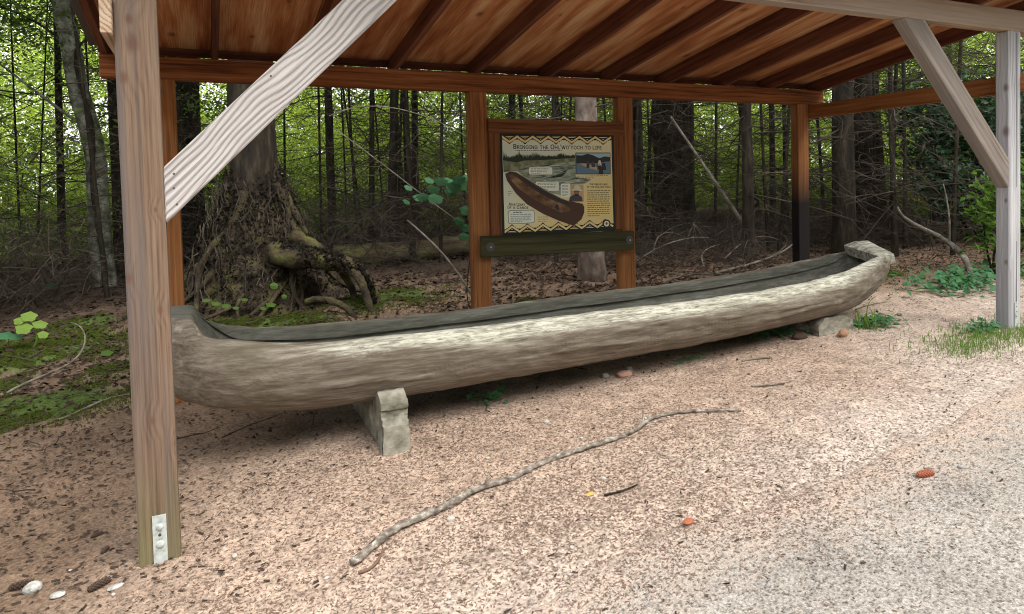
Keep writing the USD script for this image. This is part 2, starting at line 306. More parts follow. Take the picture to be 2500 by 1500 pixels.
# the worn asphalt path in the right foreground: a thin sheet over the same lie
xs = np.r_[np.arange(-1.5, 7, .06), np.arange(7, 30, .8)]; rows = 40
A = []
for r in range(rows):
    t = r/(rows-1); y0 = edge(xs) + .03*(meshkit.noise(np.c_[xs*9, 0*xs, 0*xs])-.5); yy = y0*(t) + (-6.0)*(1-t) if False else y0 - (1-t)**1.5*(y0+6.0)
    A.append(np.c_[xs, yy, Gs(xs, yy) + .004 - .012*(t > .98)])
A = np.vstack(A); nn = len(xs); i = np.arange(rows-1)[:, None]*nn; j = np.arange(nn-1)[None]
AQ = np.stack([i+j, i+j+1, i+nn+j+1, i+nn+j], -1).reshape(-1, 4)
material('worn_asphalt', {
    'ge': ('geometry', {}), 'at': ('attribute', {'attribute': 'drift'}), 'n1': ('noise_texture', {'scale': 120.0, 'detail': 4.0, 'roughness': .7}), 'vo': ('voronoi_texture', {'scale': 150.0}), 'vc': ('separate_color', {'color_type': 'hsv'}), 'n2': ('noise_texture', {'scale': 2.2, 'detail': 4.0}),
    'n3': ('noise_texture', {'scale': 7.0, 'detail': 6.0, 'roughness': .7}), 'sd': ('separate_color', {'color_type': 'rgb'}), 'd1': ('math', {'math_type': 'multiply_add', 'value2': 2.6, 'value3': -1.3}), 'd2': ('math', {'math_type': 'add', 'use_clamp': True}), 'dm': ('mix', {'mix_type': 'mix', 'color2': (.42, .33, .265)}), 'dv': ('math', {'math_type': 'multiply'}),
    'rp': ('rgb_ramp', {'ramp': [(.12, (.14, .123, .105)), (.36, (.25, .222, .19)), (.62, (.335, .302, .262)), (.9, (.47, .43, .385))]}), 'r2': ('map_range', {'from_min': .3, 'from_max': .7, 'to_min': .84, 'to_max': 1.12}), 'r4': ('map_range', {'from_min': .3, 'from_max': .72, 'to_min': .4, 'to_max': 1.5}), 's2': ('vector_math', {'math_type': 'scale', 'vector1': (.42, .33, .265)}),
    'mm': ('math', {'math_type': 'multiply_add', 'value2': .55}), 'mn': ('math', {'math_type': 'multiply_add', 'value2': .55, 'value3': -.05}), 'sc': ('vector_math', {'math_type': 'scale'}),
    'bs': ('principled_bsdf', {'roughness': .92, 'specular_ior_level': .15}), 'bp': ('bump', {'strength': .9, 'distance': .005})},
    [('ge.position', 'n1.vector'), ('ge.position', 'vo.vector'), ('ge.position', 'n2.vector'), ('ge.position', 'n3.vector'), ('vo.color', 'vc.color'), ('vc.r', 'mn.value1'), ('n1.fac', 'mm.value1'), ('mn.value', 'mm.value3'), ('mm.value', 'rp.fac'), ('n2.fac', 'r2.value'), ('rp.color', 'sc.vector1'), ('r2.result', 'sc.scale'),
     ('at.color', 'sd.color'), ('n3.fac', 'd1.value1'), ('sd.r', 'd2.value1'), ('d1.value', 'd2.value2'), ('d2.value', 'dv.value1'), ('sd.g', 'dv.value2'), ('n1.fac', 'r4.value'), ('r4.result', 's2.scale'), ('s2.vector', 'dm.color2'), ('dv.value', 'dm.fac'), ('sc.vector', 'dm.color1'), ('dm.color', 'bs.base_color'), ('n1.fac', 'bp.height'), ('bp.normal', 'bs.normal')], surface='bs.BSDF')
am = part(None, 'path', (A, AQ), 'worn_asphalt', smooth=True); tag(am, kind='structure'); de = edge(A[:, 0]) - A[:, 1]
primvar(am, 'drift', np.c_[smooth(.42, -.02, de), smooth(.9, .15, de), 0*de])

# ------------------------------------------------------------------ the open timber shelter
D, L, ZB, ZF = 1.8267, 5.2587, 2.0937, 2.374
def gz(x, y): return float(G(np.array([x]), np.array([y]))[0])
def postloc(zk, z0, z1): return zk - (z0+z1)/2
FLK = [(1.934, -.012, .030), (1.806, -.046, .020), (1.073, -.060, .017), (.947, .038, .013), (.535, -.004, .014), (.437, .071, .013), (1.322, .038, .009), (2.02, -.02, .016)]
z0, z1 = -.06, ZF
wood('front_post', (.08, .048, .031), (.175, .112, .074), (.25, .175, .122), ring=300, amp=2.0, bump=.8, grey=(.12, .10, .092), ringw=.10,
     knots=[((zk-(z0+z1)/2), .0445, kz, r) for zk, kz, r in FLK], tint2=(.12, .065, .045), stain=((.15, .155, .065), -1.2, -.75))
wood('front_post_right', (.19, .18, .18), (.40, .385, .385), (.55, .54, .54), ring=230, amp=2.4, bump=.6, grey=(.26, .255, .27), ringw=.15,
     knots=[((zk-(.2+ZF)/2), .025, -.07, r) for zk, r in [(1.98, .024), (1.675, .03), (.755, .016), (1.19, .014)]], tint2=(.13, .095, .08))
_kr = np.random.default_rng(19)
for k in range(5):
    wood(f'plywood_{k}', (.22, .066, .020), (.40, .15, .055), (.60, .38, .20), ring=26, amp=2.6, bump=.2, ringw=.16, xs=.9, wy=5., tint2=(.13, .055, .025),
         knots=[(float(_kr.uniform(-1.1, .6)), float(_kr.uniform(-.5, .5)), -.008, float(_kr.uniform(.014, .034))) for _ in range(8)])
plain('crack_shadow', (.10, .098, .115), .9)
sh = thing('timber_shelter', 'open timber shelter with plywood roof and rafters over the dugout canoe', 'shelter')
board(sh, 'post', (-.07, .0445, z0), (-.07, .0445, z1), .089, .14, 'front_post', up=(1, 0, 0), ch=.006, label='near weathered pinkish grey front post with knots')
board(sh, 'post', (L+.07, .0445, .2), (L+.07, .0445, ZF), .089, .14, 'front_post_right', up=(1, 0, 0), ch=.006, label='far right weathered pale grey front post')
for px, lb in ((-.0, 'brown back post beside the mossy stump'), (1.941+.14, 'back post left of the sign'), (3.248+.14, 'back post right of the sign'), (L+.14, 'back corner post at the right with a dark foot')):
    zz = gz(px-.07, D)
    board(sh, 'post', (px-.07, D+.0445, zz-.1), (px-.07, D+.0445, ZB-.001), .089, .14, 'corner_post' if px > 5 else 'stained_post', up=(1, 0, 0), ch=.005, label=lb)
board(sh, 'beam', (-.399, D+.0445, ZB+.0686), (5.601, D+.0445, ZB+.0686), .089, .137, 'stained_beam', ch=.005, label='back beam stained red brown')
board(sh, 'beam', (-.40, .0445, ZF+.0745), (5.72, .0445, ZF+.0745), .089, .148, 'weathered_beam', ch=.005, label='pale weathered front beam')
for xx, lb in ((-.160, 'left side rail'), (L+.14+.020, 'right side rail between front and back posts')):
    board(sh, 'side_rail', (xx, D+.089, 2.020), (xx, -.035, 2.020), .038, .127, 'weathered_rail' if False else 'stained_post' if xx > 1 else 'end_grain', ch=.003, label=lb)
tl = 1.0
board(sh, 'brace', (.0, .0445, 1.374), (1.0, .0445, 2.374), .089, .148, 'weathered_brace', ch=.005, cut0=(0, tl), cut1=(0, -1/tl), label='bleached diagonal brace on the near left post')
board(sh, 'brace', (L, .0445, 1.381), (L-.993, .0445, 2.374), .089, .147, 'brace_right', ch=.005, cut0=(0, tl), cut1=(0, -1/tl), label='grey diagonal brace on the far right post')
SL, RH = .16, .11
def rz(y): return 2.231 + (D-y)*SL
YB, YF = 1.985, -.42
for xr in (-.372, .231, .82, 1.401, 2.011, 2.621, 3.191, 3.771, 4.381, 4.941, 5.581):
    board(sh, 'rafter', (xr, YB, rz(YB)+RH/2), (xr, YF, rz(YF)+RH/2), .038, RH, 'stained_rafter', ch=.002, n=8)
zt = RH + .009 + .002
for k in range(5):
    a, b = -.415 + k*1.207, -.415 + (k+1)*1.207 - .004
    board(sh, 'plywood_sheet', ((a+b)/2, YB+.02, rz(YB+.02)+zt), ((a+b)/2, YF-.03, rz(YF-.03)+zt), b-a, .016, f'plywood_{k}', ch=.001, n=6, warp=0)
board(sh, 'fascia', (-.42, YB+.014, rz(YB)+.087), (5.63, YB+.014, rz(YB)+.087), .02, .052, 'stained_rafter', ch=.002)
board(sh, 'roof_covering', (2.606, YB+.09, rz(YB+.09)+zt+.0145), (2.606, YF-.09, rz(YF-.09)+zt+.0145), 6.16, .010, 'roof_sheet', ch=.001, n=4, warp=0)
for k_, (nx_, nz_) in enumerate([(.034, 1.454), (.032, 1.40), (.04, 1.339), (.392, 1.835)]): part(sh, 'nail_head', cyl((nx_, -.0012, nz_), (nx_, .003, nz_), .0045, 8), 'dark_steel')
ck = MB(); ck.box((L+.088, -.0006, .47), (L+.096, .002, 2.36)); part(sh, 'drying_crack', ck.mesh(), 'crack_shadow')  # raised dark strip that paints the shade inside a drying crack
# galvanised post straps with bolt heads
def strap(x0, x1, y, zb, zt_, bolts, holes):
    s = MB(); s.box((x0, y-.004, zb), (x1, y-.0008, zt_)); st = part(sh, 'post_strap', s.mesh(), 'galvanised')
    for bz, br in bolts:
        dome_ = trimesh.creation.icosphere(2, br); dome_.apply_scale((1, .55, 1)); dome_.apply_translation(((x0+x1)/2, y-.004, bz)); part(st, 'bolt_head', dome_, 'galvanised', smooth=True)
    for hz in holes: part(st, 'nail_hole', cyl(((x0+x1)/2, y-.0046, hz), ((x0+x1)/2, y-.0038, hz), .006, 10), 'dark_steel')
strap(-.090, -.043, 0, -.06, .176, [(.132, .0135), (.066, .015)], [.101])
strap(L+.065, L+.105, 0, .2, .465, [], [.435, .40, .365])
strap(-.128, -.085, D, .0, .17, [], [.14, .11])

# ------------------------------------------------------------------ the dugout canoe
from scipy.interpolate import PchipInterpolator
cst = np.array([  # x, half width, near rim z, far rim z, keel z
    (-.17, .055, .800, .800, .60), (-.14, .12, .804, .804, .52), (-.08, .20, .806, .806, .44), (.0, .262, .806, .800, .385), (.055, .285, .803, .79, .36), (.075, .292, .775, .775, .352), (.095, .298, .728, .735, .344), (.135, .308, .700, .700, .33),
    (.25, .330, .684, .66, .300), (.45, .355, .657, .628, .268), (.76, .372, .631, .607, .250), (1.07, .378, .627, .604, .250), (1.46, .38, .626, .604, .256), (1.9, .38, .627, .61, .266), (2.38, .38, .631, .622, .278), (2.9, .38, .625, .634, .285),
    (3.37, .375, .629, .645, .305), (3.88, .36, .651, .668, .330), (4.3, .328, .692, .70, .345), (4.6, .283, .742, .735, .385), (4.8, .235, .775, .765, .455), (4.95, .18, .785, .785, .53), (5.08, .11, .776, .776, .63), (5.17, .05, .764, .764, .70), (5.2, .015, .757, .757, .74)])
sx = np.unique(np.r_[np.linspace(-.17, .0, 7), np.linspace(0, .26, 22), np.linspace(.26, 5.0, 430), np.linspace(5.0, 5.2, 14)])
pw, pn, pf, pk = (PchipInterpolator(cst[:, 0], cst[:, k])(sx) for k in (1, 2, 3, 4))
CY = .86
# the section as fractions: (across / half width, height 0 keel..1 rim); outside then inside
OUT = np.array([(-.80, 1.0), (-.90, .965), (-.985, .84), (-1.0, .68), (-.955, .48), (-.83, .27), (-.62, .10), (-.32, .02), (0, 0)])
INN = np.array([(-.80, 1.0), (-.755, .95), (-.735, .86), (-.735, .79), (-.775, .765), (-.79, .74), (-.74, .60), (-.60, .38), (-.34, .26), (0, .22)])
def dens(P, n): return spline(P, n)
o = dens(OUT, 44)
from scipy.interpolate import interp1d
_d = np.r_[0, np.cumsum(np.linalg.norm(np.diff(INN, axis=0), axis=1))]; inn = np.c_[[PchipInterpolator(_d, INN[:, k])(np.unique(np.r_[np.linspace(0, _d[-1], 24), _d])) for k in (0, 1)]].T
sec = np.vstack([o[::-1][:0], np.c_[o], np.c_[-o[::-1][1:, 0], o[::-1][1:, 1]], np.c_[-inn[1:, 0], inn[1:, 1]], inn[::-1][1:-1]])
no = 2*len(o)-1; K = len(sec)
side = np.clip((sec[:, 0]+1)/2, 0, 1)
hollow = smooth(.085, .30, sx)*smooth(5.06, 4.74, sx)
V = []; band = []; ins = []
for s in range(len(sx)):
    rim = pn[s]*(1-side) + pf[s]*side
    hh = sec[:, 1].copy(); yy = sec[:, 0].copy()
    q = np.arange(K) >= no
    hh[q] = 1 - (1-hh[q])*hollow[s]
    if sx[s] < .08: hh[q] = 1.0
    zz = pk[s] + (rim-pk[s])*hh
    V.append(np.c_[np.full(K, sx[s]), CY + yy*pw[s], zz]); ins.append(q*1.0)
    t = np.arange(K); band.append(np.where(q, 0.35*smooth(.86, 1.0, hh), smooth(.60, 1.0, hh+.03*np.sin(sx[s]*5)))*np.where(yy < 0.1, 1.0, .30)*(.25+.75*smooth(.2, 1.3, sx[s]))*(1-.25*smooth(3.6, 5, sx[s])))
V = np.vstack(V); ins = np.concatenate(ins); band = np.concatenate(band)
Ns = len(sx); i = np.arange(Ns-1)[:, None]*K; j = np.arange(K)[None]; j2 = (j+1) % K
Q = np.stack([i+j, i+K+j, i+K+j2, i+j2], -1).reshape(-1, 4); F = np.vstack([Q[:, [0, 1, 2]], Q[:, [0, 2, 3]]])
c0, c1 = len(V), len(V)+1; V = np.vstack([V, V[:K].mean(0), V[-K:].mean(0)]); ins = np.r_[ins, 0, 0]; band = np.r_[band, 0, 0]
jj = np.arange(K); b = (Ns-1)*K
F = np.vstack([F, np.stack([np.full(K, c0), jj, (jj+1) % K], -1), np.stack([np.full(K, c1), b+(jj+1) % K, b+jj], -1)])
tm = trimesh.Trimesh(V, F, process=False); nrm = tm.vertex_normals
pp = V*np.array([2.2, 7, 7])
hew = meshkit.noise(V*np.array([9., 5., 16.]) + np.c_[V[:, 2]*7, 0*V[:, 0], V[:, 0]*2.2]); hew = np.abs(hew-.5)*2
marks = np.zeros(len(V))
for mx, mz, ext, sl in ((.75, .555, .22, .9), (1.95, .50, .20, .7), (3.1, .47, .22, .6), (2.55, .42, .16, .8), (.38, .50, .15, .8), (3.9, .52, .2, .6), (1.3, .44, .16, .7)):
    g_ = np.exp(-((V[:, 0]-mx)/ext)**2 - ((V[:, 2]-mz)/.045)**2)*(V[:, 1] < CY); marks += g_*np.maximum(0, np.sin(((V[:, 0]-mx) - (V[:, 2]-mz)*1.6)*2*np.pi/.052))**2
crack = np.zeros(len(V))
for cx0, cx1, cz_, sl in ((1.5, 2.6, .435, .012), (2.9, 4.0, .50, .03), (.5, 1.25, .42, -.02), (2.2, 3.3, .53, .0), (3.4, 4.4, .45, .06)):
    cz2 = cz_ + sl*(V[:, 0]-cx0) + .008*np.sin(V[:, 0]*9+cx0); crack += np.exp(-((V[:, 2]-cz2)/.0075)**2)*smooth(cx0, cx0+.2, V[:, 0])*smooth(cx1, cx1-.25, V[:, 0])*(V[:, 1] < CY)
V = V + nrm*((hew-.5)*.006*(1-ins) - marks*.004*(.3+1.4*meshkit.noise(V*np.array([14., 1, 30.]))) - crack*.014)[:, None]
V = V + nrm*((meshkit.fbm(pp, 4, 5)-.5)*.022 + (meshkit.fbm(V*np.array([9, 22, 22]), 3, 8)-.5)*.007)[:, None]
tm = trimesh.Trimesh(V, F, process=False)
if tm.volume < 0: tm.invert()
material('canoe_wood', {
    'at': ('attribute', {'attribute': 'wear'}), 'sw': ('separate_color', {'color_type': 'rgb'}), 'tc': ('texture_coordinate', {}),
    'm1': ('mapping', {'scale': (1.6, 26, 26)}), 'n1': ('noise_texture', {'scale': 1.0, 'detail': 6.0, 'roughness': .62, 'distortion': .4}),
    'm2': ('mapping', {'scale': (7, 60, 60)}), 'n2': ('noise_texture', {'scale': 1.0, 'detail': 4.0, 'roughness': .7}),
    'm3': ('mapping', {'scale': (9, 75, 75)}), 'n3': ('noise_texture', {'scale': 1.0, 'detail': 4.0, 'roughness': .75, 'distortion': .8}), 'n4': ('noise_texture', {'scale': 2.3, 'detail': 4.0}),
    'hull': ('rgb_ramp', {'ramp': [(.25, (.04, .032, .023)), (.46, (.138, .112, .084)), (.70, (.305, .268, .216))]}),
    'moss': ('mix', {'mix_type': 'mix', 'color2': (.10, .092, .05)}), 'mf': ('map_range', {'from_min': .58, 'from_max': .72, 'to_min': 0.0, 'to_max': .4}),
    'insd': ('rgb_ramp', {'ramp': [(.3, (.04, .041, .031)), (.5, (.115, .112, .09)), (.72, (.25, .245, .21))]}),
    'rim': ('rgb_ramp', {'ramp': [(.32, (.12, .11, .08)), (.44, (.29, .275, .215)), (.55, (.50, .49, .40)), (.72, (.70, .69, .60))]}),
    'ad': ('math', {'math_type': 'multiply_add', 'value2': .5}), 'ah': ('math', {'math_type': 'multiply', 'value2': .5}),
    'x1': ('mix', {'mix_type': 'mix'}), 'x2': ('mix', {'mix_type': 'mix'}),
    'rb': ('math', {'math_type': 'multiply_add', 'value2': 1.5, 'value3': -.75}), 'rc': ('math', {'math_type': 'add'}), 'rd': ('map_range', {'from_min': .30, 'from_max': .78, 'to_min': 0.0, 'to_max': 1.0, 'clamp': True}),
    'bs': ('principled_bsdf', {'roughness': .85, 'specular_ior_level': .22}), 'bp': ('bump', {'strength': .75, 'distance': .007})},
    [('at.color', 'sw.color'), ('tc.object', 'm1.vector'), ('tc.object', 'm2.vector'), ('tc.object', 'm3.vector'), ('tc.object', 'n4.vector'), ('m1.vector', 'n1.vector'), ('m2.vector', 'n2.vector'), ('m3.vector', 'n3.vector'),
     ('n1.fac', 'ad.value1'), ('n2.fac', 'ah.value1'), ('ah.value', 'ad.value3'), ('ad.value', 'hull.fac'), ('n4.fac', 'mf.value'), ('mf.result', 'moss.fac'), ('hull.color', 'moss.color1'),
     ('ad.value', 'insd.fac'), ('n3.fac', 'rim.fac'), ('sw.g', 'x1.fac'), ('moss.color', 'x1.color1'), ('insd.color', 'x1.color2'),
     ('n1.fac', 'rb.value1'), ('rb.value', 'rc.value1'), ('sw.r', 'rc.value2'), ('rc.value', 'rd.value'), ('rd.result', 'x2.fac'), ('x1.color', 'x2.color1'), ('rim.color', 'x2.color2'),
     ('x2.color', 'bs.base_color'), ('ad.value', 'bp.height'), ('bp.normal', 'bs.normal')], surface='bs.BSDF')
cn = thing('dugout_canoe', 'long weathered grey brown dugout canoe resting on low blocks under the shelter roof', 'canoe')
hm = part(cn, 'hull', tm, 'canoe_wood', smooth=True); primvar(hm, 'wear', np.c_[band, ins, 0*band])
pts = np.array([(4.80, .66, .775), (4.88, 1.03, .832), (5.08, .97, .862), (4.96, .99, .862), (4.90, .86, .83), (5.21, .855, .758), (5.05, .715, .773), (5.17, .93, .80)])
lo = pts - np.array([-.02, 0, .075])
dk = trimesh.convex.convex_hull(np.vstack([pts, lo])); dk = dk.subdivide_to_size(.025)
dv = dk.vertices + dk.vertex_normals*((meshkit.fbm(dk.vertices*14, 3, 4)-.5)*.008)[:, None]
dkm = part(cn, 'bow_deck', (dv, dk.faces), 'canoe_wood', smooth=40); 
nv = len(dkm.GetPointsAttr().Get()); primvar(dkm, 'wear', np.tile((.62, .6, 0), (nv, 1)))
# support blocks
noisy('stone_block', [(.28, (.08, .078, .055)), (.5, (.225, .21, .165)), (.72, (.38, .35, .295))], scale=9, detail=7, bump=.8, dist=.02)
def block(label, prof, y0, y1, seed, name='support_block', cat='support block'):
    """a rough block: prof = outline (x, z) of the front, run back from y0 to y1"""
    from shapely.geometry import Polygon
    e = trimesh.creation.extrude_polygon(Polygon(prof), y1-y0, engine='earcut')
    v = e.vertices[:, [0, 2, 1]].copy(); v[:, 1] = y0 + v[:, 1]
    m = trimesh.Trimesh(v, e.faces[:, ::-1], process=True).subdivide_to_size(.022, max_iter=12)
    m.merge_vertices(); vv = m.vertices + m.vertex_normals*((meshkit.fbm(m.vertices*11, 4, seed)-.5)*.035 + (meshkit.fbm(m.vertices*45, 2, seed+3)-.5)*.008)[:, None]
    t = thing(name, label, cat)
    bm = part(t, 'block', (vv, m.faces), 'stone_block', smooth=38); return t
zz = gz(.95, .44)
def stepped(label, prof, x0, x1, seed):
    """a rough block with a ledged front: prof = outline (y, z) seen from the side"""
    from shapely.geometry import Polygon
    e = trimesh.creation.extrude_polygon(Polygon(prof), x1-x0, engine='earcut'); v = e.vertices[:, [2, 0, 1]].copy(); v[:, 0] += x0
    m = trimesh.Trimesh(v, e.faces, process=True).subdivide_to_size(.016, max_iter=12); m.merge_vertices()
    if m.volume < 0: m.invert()
    vv = m.vertices + m.vertex_normals*((meshkit.fbm(m.vertices*10, 4, seed)-.5)*.03 + (meshkit.fbm(m.vertices*48, 2, seed+3)-.5)*.010)[:, None]
    t = thing('support_block', label, 'support block'); part(t, 'block', (vv, m.faces), 'stone_block', smooth=38)
stepped('tall narrow ledged block under the left end of the canoe', [(.43, zz-.06), (.432, .20), (.455, .225), (.475, .232), (.478, .268), (.466, .276), (.468, .312), (.525, .354), (1.22, .356), (1.22, zz-.06)], .893, 1.028, 3)
block('low grey stone block under the right end of the canoe', [(4.14, .18), (4.46, .18), (4.50, .22), (4.49, .335), (4.43, .362), (4.20, .368), (4.13, .31)], .64, 1.1, 6)
# ------------------------------------------------------------------ the information sign between the two back posts
sg = thing('information_sign', 'framed interpretive sign about building a canoe, between two back posts of the shelter', 'sign')
YS = D - .002
board(sg, 'frame_board', (2.072, YS-.02, 1.838), (3.272, YS-.02, 1.830), .038, .108, 'frame_wood', ch=.003, label='top board of the sign frame')
board(sg, 'frame_board', (2.118, YS-.02, 1.02), (2.118, YS-.02, 1.7835), .038, .084, 'frame_wood', up=(1, 0, 0), ch=.003)
board(sg, 'frame_board', (3.215, YS-.02, 1.01), (3.215, YS-.02, 1.7755), .038, .090, 'frame_wood', up=(1, 0, 0), ch=.003)
board(sg, 'bottom_rail', (1.976, YS-.058, .944), (3.323, YS-.058, .918), .036, .156, 'mossy_rail', ch=.005, label='dark mossy bottom rail of the sign with a bolt at each end')
for bx, bz in ((2.045, .938), (3.275, .922)):
    w = part(sg, 'bolt', cyl((bx, YS-.0765, bz), (bx, YS-.0805, bz), .034, 20), 'dark_steel')
    part(w, 'bolt_nut', cyl((bx, YS-.0806, bz), (bx, YS-.090, bz), .0075, 6), 'galvanised')
SX0, SX1, SZ0, SZ1 = 2.161, 3.169, 1.004, 1.782
_src = np.array([(97, 133), (1517, 172), (1525, 1352), (120, 1422)], float); _dst = np.array([(0, 0), (1, 0), (1, 1), (0, 1)], float)
_A = []
for (u, v), (a, b) in zip(_src, _dst): _A += [[u, v, 1, 0, 0, 0, -a*u, -a*v, -a], [0, 0, 0, u, v, 1, -b*u, -b*v, -b]]
_H = np.linalg.svd(np.array(_A))[2][-1].reshape(3, 3)
def art(pts):
    p = np.c_[np.asarray(pts, float), np.ones(len(pts))] @ _H.T; p = p[:, :2]/p[:, 2:]
    return np.c_[SX0 + p[:, 0]*(SX1-SX0), SZ1 - p[:, 1]*(SZ1-SZ0)]
YP = YS - .036
from shapely.geometry import Polygon, LineString, Point, box as sbox
from shapely.ops import unary_union
def flat(shape, layer, thick=.0006):
    """a printed patch on the panel: shape in (x, z), standing layer tenths of a millimetre proud"""
    gs = [g for g in getattr(shape, 'geoms', [shape]) if g.geom_type == 'Polygon' and g.area > 1e-8]
    ms = [trimesh.creation.extrude_polygon(g, thick, engine='earcut') for g in gs]
    m = trimesh.util.concatenate(ms); v = m.vertices; y = YP - layer*.0009 - v[:, 2]
    return np.c_[v[:, 0], y, v[:, 1]], m.faces
def pg(pts): return Polygon(art(pts)).buffer(0)
plain('sign_black', (.012, .013, .011), rough=.45); plain('sign_white', (.78, .80, .70), rough=.5); plain('sign_ink', (.03, .03, .025), rough=.5)
plain('sign_yellow', (.76, .60, .28), rough=.5); plain('sign_blue', (.12, .20, .30), rough=.4); plain('sign_sky', (.36, .50, .60), rough=.4); plain('sign_dark', (.03, .03, .035), rough=.5)
plain('sign_brown', (.075, .035, .022), rough=.5); plain('sign_tan', (.50, .37, .20), rough=.5); plain('sign_skin', (.30, .13, .09), rough=.5); plain('sign_hat', (.68, .60, .45), rough=.5); plain('sign_shirt', (.07, .055, .07), rough=.5); plain('sign_forest', (.022, .032, .02), rough=.5)
noisy('sign_inner', [(.3, (.07, .038, .022)), (.5, (.18, .10, .055)), (.7, (.33, .22, .13))], scale=9, stretch=(1, 1, 1.5), bump=0)
noisy('sign_shore', [(.35, (.10, .12, .07)), (.5, (.20, .21, .13)), (.7, (.32, .32, .22))], scale=22, bump=0)
material('sign_paper', {'ge': ('geometry', {}), 'sp': ('separate_xyz', {}), 'mx': ('map_range', {'from_min': SX0+.1, 'from_max': SX1-.05, 'to_min': 0.0, 'to_max': .78}), 'mz': ('map_range', {'from_min': 1.45, 'from_max': 1.02, 'to_min': 0.0, 'to_max': .55}),
    'n': ('noise_texture', {'scale': 6.0, 'detail': 4.0}), 'a1': ('math', {'math_type': 'add'}), 'a2': ('math', {'math_type': 'multiply_add', 'value2': .3}), 'rp': ('rgb_ramp', {'ramp': [(.1, (.66, .70, .60)), (.5, (.74, .71, .48)), (.95, (.76, .58, .25))]}), 'bs': ('principled_bsdf', {'roughness': .45})},
    [('ge.position', 'sp.vector'), ('sp.x', 'mx.value'), ('sp.z', 'mz.value'), ('mx.result', 'a1.value1'), ('mz.result', 'a1.value2'), ('ge.position', 'n.vector'), ('n.fac', 'a2.value1'), ('a1.value', 'a2.value3'), ('a2.value', 'rp.fac'), ('rp.color', 'bs.base_color')], surface='bs.BSDF')
material('sign_water', {'ge': ('geometry', {}), 'mp': ('mapping', {'scale': (3, 1, 22)}), 'n': ('noise_texture', {'scale': 2.6, 'detail': 5.0, 'roughness': .65, 'distortion': 1.4}), 'rp': ('rgb_ramp', {'ramp': [(.34, (.05, .065, .05)), (.48, (.21, .25, .19)), (.58, (.34, .38, .30)), (.7, (.60, .62, .54))]}), 'bs': ('principled_bsdf', {'roughness': .5})},
    [('ge.position', 'mp.vector'), ('mp.vector', 'n.vector'), ('n.fac', 'rp.fac'), ('rp.color', 'bs.base_color')], surface='bs.BSDF')
pb = MB(); pb.box((SX0, YP, SZ0), (SX1, YP+.010, SZ1)); panel = part(sg, 'sign_panel', pb.mesh(), 'sign_black')
def A(name, shape, layer, mat): return part(panel, name, flat(shape, layer), mat)
A('sign_background', pg([(128, 165), (1488, 198), (1500, 1310), (150, 1372)]), .2, 'sign_paper')
# zigzag borders
def border(u0, u1, fv, s):
    """black ground with stepped teeth, a pale zigzag over it, pale lozenges between; s = +1: teeth point down"""
    n = 7; per = (u1-u0)/n
    blk = []; zig = []; loz = []
    for k in range(n+1):
        for h in (0, .5):
            uu = u0 + (k+h)*per - per*.03
            if uu > u1: continue
            v = fv(uu); zig.append((uu, v + s*(14 if h == 0 else 80)))
            if h == 0.5 :
                for w_, t in ((.40, 62), (.27, 78), (.15, 94), (.07, 106)): blk.append(pg([(uu-per*w_, v+s*30), (uu+per*w_, v+s*30), (uu+per*w_*.9, v+s*t), (uu-per*w_*.9, v+s*t)]))
                loz.append(pg([(uu-per*.30, v+s*12), (uu+per*.30, v+s*12), (uu+per*.12, v+s*24), (uu-per*.12, v+s*24)])); loz.append(pg([(uu-per*.07, v+s*40), (uu+per*.07, v+s*40), (uu, v+s*50)]))
            else: loz.append(pg([(uu-per*.10, v+s*62), (uu+per*.10, v+s*62), (uu, v+s*50)]))
    blk.append(pg([(u0, fv(u0)-s*6), (u1, fv(u1)-s*6), (u1, fv(u1)+s*52), (u0, fv(u0)+s*52)]))
    clip = pg([(u0, fv(u0)-s*10), (u1, fv(u1)-s*10), (u1, fv(u1)+s*120), (u0, fv(u0)+s*120)])
    return unary_union(blk).intersection(clip), LineString(art(zig)).buffer(.0075, cap_style='flat', join_style='mitre').intersection(clip), unary_union(loz).intersection(clip)
for nm, u0, u1, fv, s in (('top', 128, 1489, lambda u: 160+(u-128)*.0235, 1), ('bottom', 150, 1500, lambda u: 1378-(u-150)*.047, -1)):
    b_, z_, l_ = border(u0, u1, fv, s)
    A('border_band', b_, 1, 'sign_black'); A('border_zigzag', z_, 2, 'sign_yellow'); A('border_lozenge', l_, 3, 'sign_yellow')
# the painted river scene
wat = pg([(138, 470), (300, 560), (700, 520), (1040, 470), (1042, 690), (1240, 720), (1150, 775), (985, 775), (960, 940), (700, 880), (420, 700), (320, 610), (140, 620)])
A('painted_river', wat, 1.2, 'sign_water')
A('painted_shore', pg([(136, 440), (360, 440), (700, 450), (1036, 440), (1036, 500), (760, 525), (420, 545), (320, 600), (140, 612)]), 2.2, 'sign_shore')
r2 = np.random.default_rng(5); top = [(136, 455)]
for u in np.arange(140, 1036, 15):
    tall = 62*math.exp(-((u-330)/60)**2) + 66*math.exp(-((u-150)/35)**2) + 36*math.exp(-((u-520)/90)**2) + 40*math.exp(-((u-860)/40)**2) + 26
    top += [(u, 458-.02*u-tall*.55*r2.random()), (u+7, 458-.02*u-tall*(.75+.5*r2.random()))]
A('painted_trees', pg(top + [(1036, 425), (1036, 452), (700, 472), (400, 478), (300, 500), (136, 470)]), 3.2, 'sign_forest')
for k, (u, v, w_, h_) in enumerate([(690, 690, 240, 26), (860, 630, 80, 14), (420, 650, 120, 8), (760, 560, 150, 7), (520, 690, 160, 7), (930, 720, 160, 8), (560, 550, 200, 9)]):
    A('painted_ripple', pg([(u, v), (u+w_*.4, v-h_*.9), (u+w_, v-h_*2.4), (u+w_*.7, v-h_*.2), (u+w_*.3, v+h_*.3)]), 2.4, 'sign_forest')
